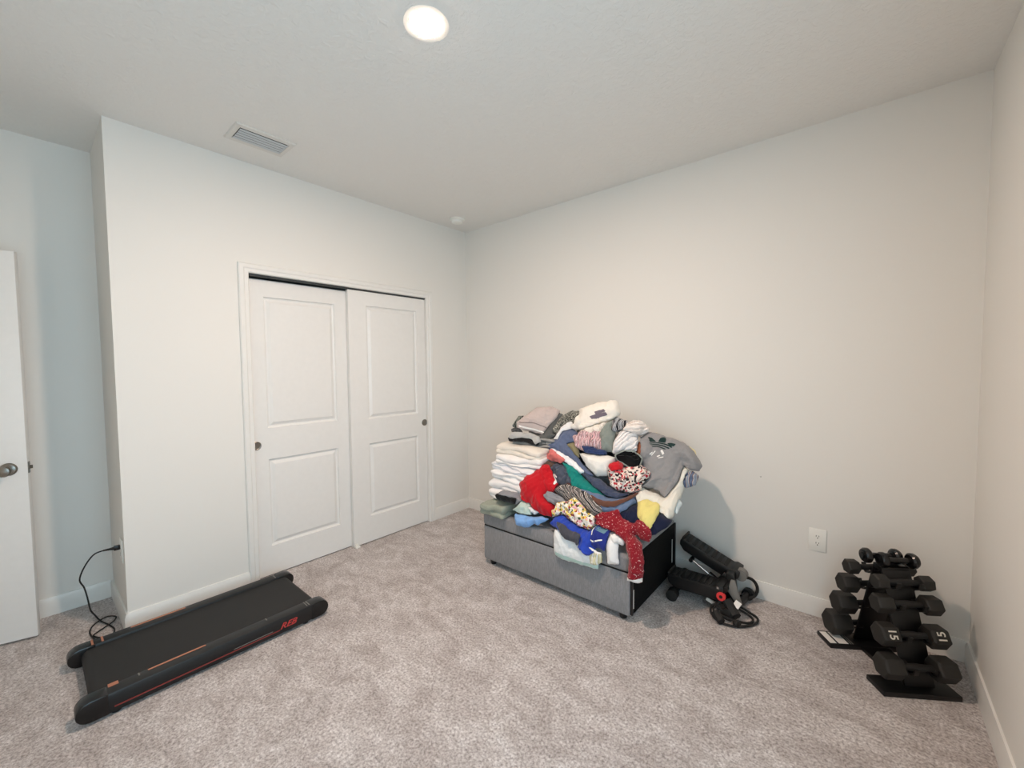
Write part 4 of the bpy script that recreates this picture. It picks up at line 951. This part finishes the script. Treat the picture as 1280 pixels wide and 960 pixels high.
# -- folded pile at the left end of the bench, from the lid upwards
folded('folded_towel', 'sage grey folded towel hanging over the left front corner of the bench', 1.065, -.625, .386, .215, .36, .076, 2, fabric('sage', (150, 156, 142), heather=.12), .06, 3, .012, cat='towel')
folded('folded_trousers', 'folded clothing at the bottom of the left pile, behind the sage towel', 1.17, -.33, .386, .40, .42, .088, 3, fabric('slategrey', (120, 122, 130)), .0, 4)
S0 = 1.155
rows = [(.478, .066, S0 - .005, -.520, 2, (240, 238, 238), 'white folded shirt at the bottom of the white stack, its edge curled', 11),
        (.546, .058, S0 - .000, -.505, 2, (233, 231, 230), 'second white folded shirt from the bottom of the white stack', 12),
        (.606, .056, S0 + .005, -.495, 2, (240, 239, 238), 'third white folded shirt from the bottom of the white stack', 13),
        (.664, .060, S0 - .002, -.480, 3, (229, 229, 232), 'fourth white folded shirt from the bottom of the white stack', 14),
        (.726, .060, S0 + .004, -.465, 2, (238, 236, 234), 'white folded shirt just under the cream one in the left stack', 15),
        (.788, .066, S0 + .015, -.450, 2, (226, 219, 208), 'cream folded shirt on top of the white stack', 16)]
for z, h, x, y, n, c, lb, sd in rows:
    folded('folded_shirt', lb, x, y, z, .40, .38, h, n, fabric('white%d' % sd, c, heather=.02), random.Random(sd).uniform(-.07, .07), sd, .011, lean=random.Random(sd * 7).uniform(-.05, .02), group='white folded shirts stacked at the left of the heap')
folded('folded_jumper', 'light grey folded sweater with dark edges, hidden mostly under the pink grey top', 1.22, -.40, .856, .34, .30, .050, 3, fabric('darkheap', (150, 150, 148)), .1, 21, .012)
# folded things inside the heap that carry the loose ones
folded('folded_jeans', 'folded blue grey jeans deep inside the heap', 1.655, -.385, .386, .53, .44, .155, 4, fabric('inner1', (92, 98, 118)), .0, 22, .016)
folded('folded_trousers', 'folded grey trousers in the middle of the heap, almost covered', 1.64, -.29, .552, .48, .32, .160, 4, fabric('inner2', (128, 130, 134)), -.0, 23, .016)
folded('folded_trousers', 'folded dark trousers under the upper clothes of the heap', 1.60, -.225, .724, .38, .24, .160, 4, fabric('inner3', (70, 72, 78)), .0, 24, .014)
folded('folded_shirt', 'folded pale shirt at the back of the heap under the topmost white shirt', 1.56, -.165, .896, .34, .17, .13, 4, fabric('inner4', (205, 202, 196)), .0, 25, .014)
folded('folded_sweater', 'folded grey sweater behind the pinkish grey top', 1.225, -.32, .918, .26, .22, .085, 3, fabric('inner6', (120, 120, 118)), .0, 27, .014)
folded('folded_shirt', 'folded pale shirt under the grey printed shirt', 1.99, -.19, .386, .11, .24, .22, 5, fabric('inner5', (190, 188, 180)), .0, 26, .014)

def G(key, name, label, cat, mat, **k): return garment(key, name, label, cat, mat, **k)
K_ = {}
ITEMS = []
def item(key, name, label, rgb, pat=None, cols=(), scale=1.0, rot=(0, 0, 0), cat='clothes', heather=.05, **k):
    o, c = garment(key, name, label, cat, fabric(key, rgb, pat, cols, scale, rot, heather), **k); K_[key] = (o, c); return o, c
o, c = item('white_towel', 'white_towel', 'white towel with pale mint border hanging down the front of the bench', (232, 236, 236), cat='towel', amp=0.0029, ang=.1, freq=28, puff=.012, back=0.0)
patch(c, 'D_mintband', 'border', fabric('mintborder', (190, 216, 208), heather=.03), o, 'pale mint border')
item('charcoal', 'charcoal_sweatshirt', 'charcoal sweatshirt running under the pink grey top to the dark patterned shirt', (92, 93, 92), amp=0.0043, ang=.8, heather=.08)
item('cream_tag', 'cream_cloth', 'small cream striped cloth end hanging right of the white towel', (226, 220, 190), 'stripes', ((200, 184, 120), (236, 234, 226)), 1.4, amp=0.0014, puff=.006, back=0.0)
item('sock', 'white_sock', 'white sock hanging on the bench front beside the red leggings', (238, 238, 236), cat='sock', amp=0.0022, puff=.014, back=0.0)
item('speckled', 'patterned_shirt', 'black and grey patterned shirt at the top between pink grey top and white shirt', (40, 41, 40), 'camo', ((150, 150, 140), (30, 31, 30), (178, 176, 166), (12, 12, 12)), .95, amp=0.0058, ang=.7)
item('dark_roll', 'striped_roll', 'black and green grey rolled garment left of the pink grey top', (40, 42, 40), 'stripes', ((150, 156, 146), (46, 48, 46), (120, 124, 116)), 1.1, amp=0.0029)
item('brown', 'brown_garment', 'small brown garment above the red shorts', (92, 74, 66), amp=0.0043)
item('dark_roll2', 'dark_sock', 'dark grey rolled end under the left side of the pink grey top', (74, 74, 74), puff=.014)
item('olive', 'olive_garment', 'olive khaki garment peeping out under the slate blue denim', (134, 126, 96), amp=0.0029)
o, c = item('black_fold', 'black_shirt', 'thin black fold showing between the grey shirt and the white stack', (24, 24, 26), amp=0.0022, puff=.012)
o, c = item('pink_grey', 'heather_sweatshirt', 'pinkish grey heather top with ribbed hem on top of the left pile', (187, 174, 170), amp=0.0029, ang=1.1, freq=35, heather=.1, puff=.016)
patch(c, 'D_rib1', 'rib_line', fabric('ribline', (132, 122, 120)), o, 'dark line above the ribbed hem'); patch(c, 'D_rib2', 'hem', W_, o, 'white band under the hem')
item('light_blue', 'light_blue_shirt', 'light blue shirt edge hanging over the bench front below the red shorts', (128, 172, 226), amp=0.0043, ang=.2, back=.02, puff=.016)
item('lightgrey', 'grey_shirt', 'light grey shirt folded over the black one on the white stack', (176, 176, 174), amp=0.0029, ang=1.2)
item('slate', 'slate_jeans', 'slate blue denim running down from the topmost white shirt', (92, 104, 132), amp=0.0043, ang=.9, freq=40, heather=.09)
item('navy', 'navy_trousers', 'dark navy trousers beneath the yellow cloth at the right of the bench', (24, 30, 56), amp=0.0043, ang=.3, back=.08, puff=.024)
item('pale_end', 'pale_cloth', 'pale blue white cloth end under the right edge of the cream shirt', (206, 216, 218), amp=0.0029)
item('sock_cuff', 'white_sock', 'white rolled sock lying across the hanging one', (240, 238, 234), cat='sock', amp=0.0022, puff=.022, back=.0)
item('slate_crumple', 'slate_garment', 'crumpled slate grey garment between red shorts and teal shirt', (78, 84, 98), amp=0.0115, freq=75, ang=.3)
item('mint', 'mint_garment', 'pale mint garment beside the sage towel', (186, 206, 198), amp=0.0050, ang=.5)
item('pale_yellow', 'pale_yellow_shirt', 'pale yellow shirt edge behind the grey printed shirt', (226, 216, 170), amp=0.0036, puff=.02)
item('white_strip', 'white_garment', 'white strip of cloth between the slate denim and the topmost white shirt', (232, 232, 232), amp=0.0029, ang=.9)
item('black_strip', 'black_garment', 'narrow black fold below the slate denim', (22, 23, 28), amp=0.0022, ang=.7)
item('maroon', 'maroon_garment', 'dark maroon fold right of the red shorts', (84, 52, 48), amp=0.0043)
item('grey_fold', 'grey_garment', 'grey folded garment with a black underside below the white stack', (138, 138, 142), amp=0.0029, puff=.02)
item('white_small', 'white_trim', 'small white cuff under the hem of the red shorts', (236, 236, 236), amp=0.0014, puff=.01, back=.03)
item('grey_blue', 'crumpled_cloth', 'crumpled grey blue patterned cloth at the right edge of the heap', (138, 148, 164), 'stripes', ((196, 190, 186), (112, 84, 86), (96, 110, 136)), 1.1, amp=0.0095, freq=80)
item('white_crumple', 'white_blouse', 'crumpled white blouse under the topmost white shirt', (232, 226, 216), amp=0.0105, freq=60, ang=.2)
item('white_edge', 'white_hem', 'narrow white edge running down beside the slate denim', (236, 237, 240), amp=0.0029, ang=.7, puff=.012)
item('coral', 'coral_garment', 'coral pink rolled garment above the red shorts', (208, 112, 108), amp=0.0036, ang=-.6)
item('blue', 'royal_blue_shirt', 'royal blue shirt hanging over the bench front above the white towel', (44, 72, 176), amp=0.0095, ang=.9, freq=36, back=.02, puff=.022)
item('black_cres', 'black_waistband', 'black band curving along the front of the grey folded garment', (18, 18, 20), amp=0.0014, puff=.008, back=.03)
item('teal', 'teal_shirt', 'teal green shirt sloping across the middle of the heap', (20, 126, 118), amp=0.0036, ang=-.7, freq=35)
o, c = item('navy_print', 'navy_shirt', 'navy shirt corner with white and teal print hanging on the bench front', (38, 50, 128), amp=0.0029, back=0.0, puff=.016)
patch(c, 'D_pan', 'print', plain('teal_print', (96, 132, 150), .8), o, 'grey teal printed panel')
for k in ('D_arc1', 'D_arc2', 'D_arc3'): patch(c, k, 'print_line', W_, o, 'white printed line')
item('pink_crumple', 'pink_striped_shirt', 'crumpled pink and white striped shirt below the topmost white shirt', (222, 196, 198), 'stripes', ((150, 84, 92), (232, 214, 212), (60, 50, 54), (224, 180, 184)), 1.3, amp=0.0115, freq=70, ang=.2)
item('maroon_dark', 'dark_red_garment', 'dark maroon fold beneath the rust brown one', (58, 28, 30), amp=0.0029)
item('denim', 'blue_jeans', 'blue grey denim curving under the teal shirt and the floral crumple', (104, 122, 152), amp=0.0050, ang=1.2, freq=34, heather=.09, puff=.026)
item('multi', 'striped_shirt', 'brown, white and black striped shirt left of the blue grey denim', (98, 94, 92), 'stripes', ((196, 190, 184), (58, 50, 50), (112, 74, 62), (206, 202, 196), (40, 40, 42)), .95, (0, .9, 0), amp=0.0058, ang=.9, freq=60, puff=.024)
item('blue_grey_stripe', 'grey_strap', 'dark grey strip crossing the royal blue shirt', (74, 74, 82), amp=0.0022, puff=.010, back=.0)
item('cream_tee', 'cream_shirt', 'cream white shirt spread under the grey printed shirt', (226, 223, 212), amp=0.0029, ang=.5, freq=30, puff=.018, back=.08)
item('grey_green', 'grey_green_shirt', 'grey green folded shirt left of the ridged white stack', (132, 140, 134), amp=0.0036, ang=.2)
item('rust', 'rust_garment', 'rust brown rolled garment left of the grey printed shirt', (146, 86, 60), amp=0.0036, puff=.03)
item('white_tee2', 'white_shirt', 'white shirt with navy neckband in the middle of the heap', (234, 232, 226), amp=0.0043, ang=.8, freq=30, puff=.026)
o, c = item('red_shorts', 'red_shorts', 'bright red shorts with white drawstring at the front of the heap', (188, 22, 34), amp=0.0054, ang=.35, freq=30, puff=.03, heather=.03, r=.022)
patch(c, 'D_string1', 'drawstring', W_, o, 'white drawstring', off=.004); patch(c, 'D_string2', 'drawstring', W_, o, 'white drawstring', off=.004)
item('yellow', 'yellow_shirt', 'pale yellow cloth hanging below the cream shirt at the right', (228, 214, 132), amp=0.0050, ang=.0, freq=30, puff=.022, back=.04)
o, c = item('red_print', 'red_patterned_leggings', 'dark red patterned leggings hanging over the front of the bench', (138, 26, 38), 'speckle', ((190, 116, 116), (226, 200, 196)), .9, amp=0.0043, ang=.2, freq=30, puff=.022, back=.0)
patch(c, 'D_hem', 'hem', W_, o, 'pale hem', off=.002)
o, c = item('white_top', 'white_printed_shirt', 'white shirt with small purple grey print, topmost of the heap', (236, 230, 220), amp=0.0043, ang=.3, freq=30, puff=.026, back=.07)
pg = plain('purple_print', (112, 102, 112), .8)
patch(c, 'D_graph1', 'print', pg, o, 'purple grey print'); patch(c, 'D_graph2', 'print', pg, o, 'purple grey print')
item('dark_denim', 'dark_jeans', 'dark slate denim fold below the white shirt in the middle', (66, 74, 96), amp=0.0043, ang=-.6)
item('brown_band', 'brown_belt', 'brown band curving across the blue grey denim', (104, 70, 58), amp=0.0022, ang=1.3, puff=.012, back=.03)
item('fan_low', 'white_ridged_shirts', 'white shirt in many narrow folds right of the grey green one', (238, 235, 234), amp=.015, ang=2.3, freq=165, puff=.022, ridge=True, step=.0035, two=False)
item('grey_tube', 'grey_sleeve', 'smooth grey sleeve end poking out right of the red shorts', (140, 141, 146), amp=0.0022, puff=.024)
item('navy_band', 'navy_strap', 'navy band with white edge across the top of the white shirt', (44, 60, 100), amp=0.0022, ang=.1, puff=.012, back=.03)
item('floral', 'floral_shirt', 'white shirt with yellow, red and green flowers at the front of the heap', (238, 232, 220), 'floral', ((226, 190, 70), (238, 232, 220), (150, 60, 66), (70, 84, 60), (232, 206, 110), (230, 170, 180)), 1.25, amp=0.0095, ang=.8, freq=42, puff=.026)
o, c = item('grey_tee', 'grey_printed_shirt', 'grey shirt with dark leaf emblem spread over the right of the heap', (143, 142, 143), amp=0.0040, ang=.45, freq=26, puff=.022, heather=.09, back=.09)
DG = fabric('emblem', (34, 54, 52), heather=.03)
for k in ('D_leaf1', 'D_leaf2', 'D_leaf3'): patch(c, k, 'emblem_leaf', DG, o, 'dark green emblem leaf')
for k in ('D_bar1', 'D_bar2', 'D_bar3'): patch(c, k, 'emblem_stripe', DG, o, 'dark green emblem stripe')
for k in ('D_w1', 'D_w2', 'D_w3', 'D_w4', 'D_w5'): patch(c, k, 'white_lettering', W_, o, 'creased white lettering')
o, c = item('black_waist', 'black_shorts', 'black shorts opening with pale rim beside the red floral crumple', (12, 14, 16), amp=0.0029, puff=.020)
rim = [Vector(p) for p in c.surf(c.poly[::3], .010)]
m = MB().tube(rim + rim[:1], .0042, 6).build('rim', fabric('rim', (150, 158, 152)), o); m['label'] = 'pale grey rim'
item('bw_print', 'black_white_shirt', 'black and white crumpled shirt end at the top of the narrow white folds', (36, 38, 44), 'stripes', ((206, 206, 208), (34, 36, 42), (170, 172, 176)), 1.2, amp=0.0058, freq=70)
item('fan_up', 'white_ridged_shirt', 'pinkish white shirt in narrow folds at the upper right of the heap', (236, 228, 222), amp=.014, ang=2.0, freq=150, puff=.020, ridge=True, step=.0035, two=False)
item('red_floral', 'floral_scarf', 'crumpled red, white and black flowered scarf in the middle of the heap', (236, 222, 212), 'floral', ((180, 40, 52), (236, 222, 212), (44, 38, 40), (206, 80, 88), (238, 228, 220), (50, 44, 46)), 1.3, amp=0.0126, freq=75, ang=.4, puff=.030)
item('red_scrap', 'red_garment', 'small red scrap on top of the flowered scarf', (196, 30, 40), amp=0.0043, puff=.016, back=.03)
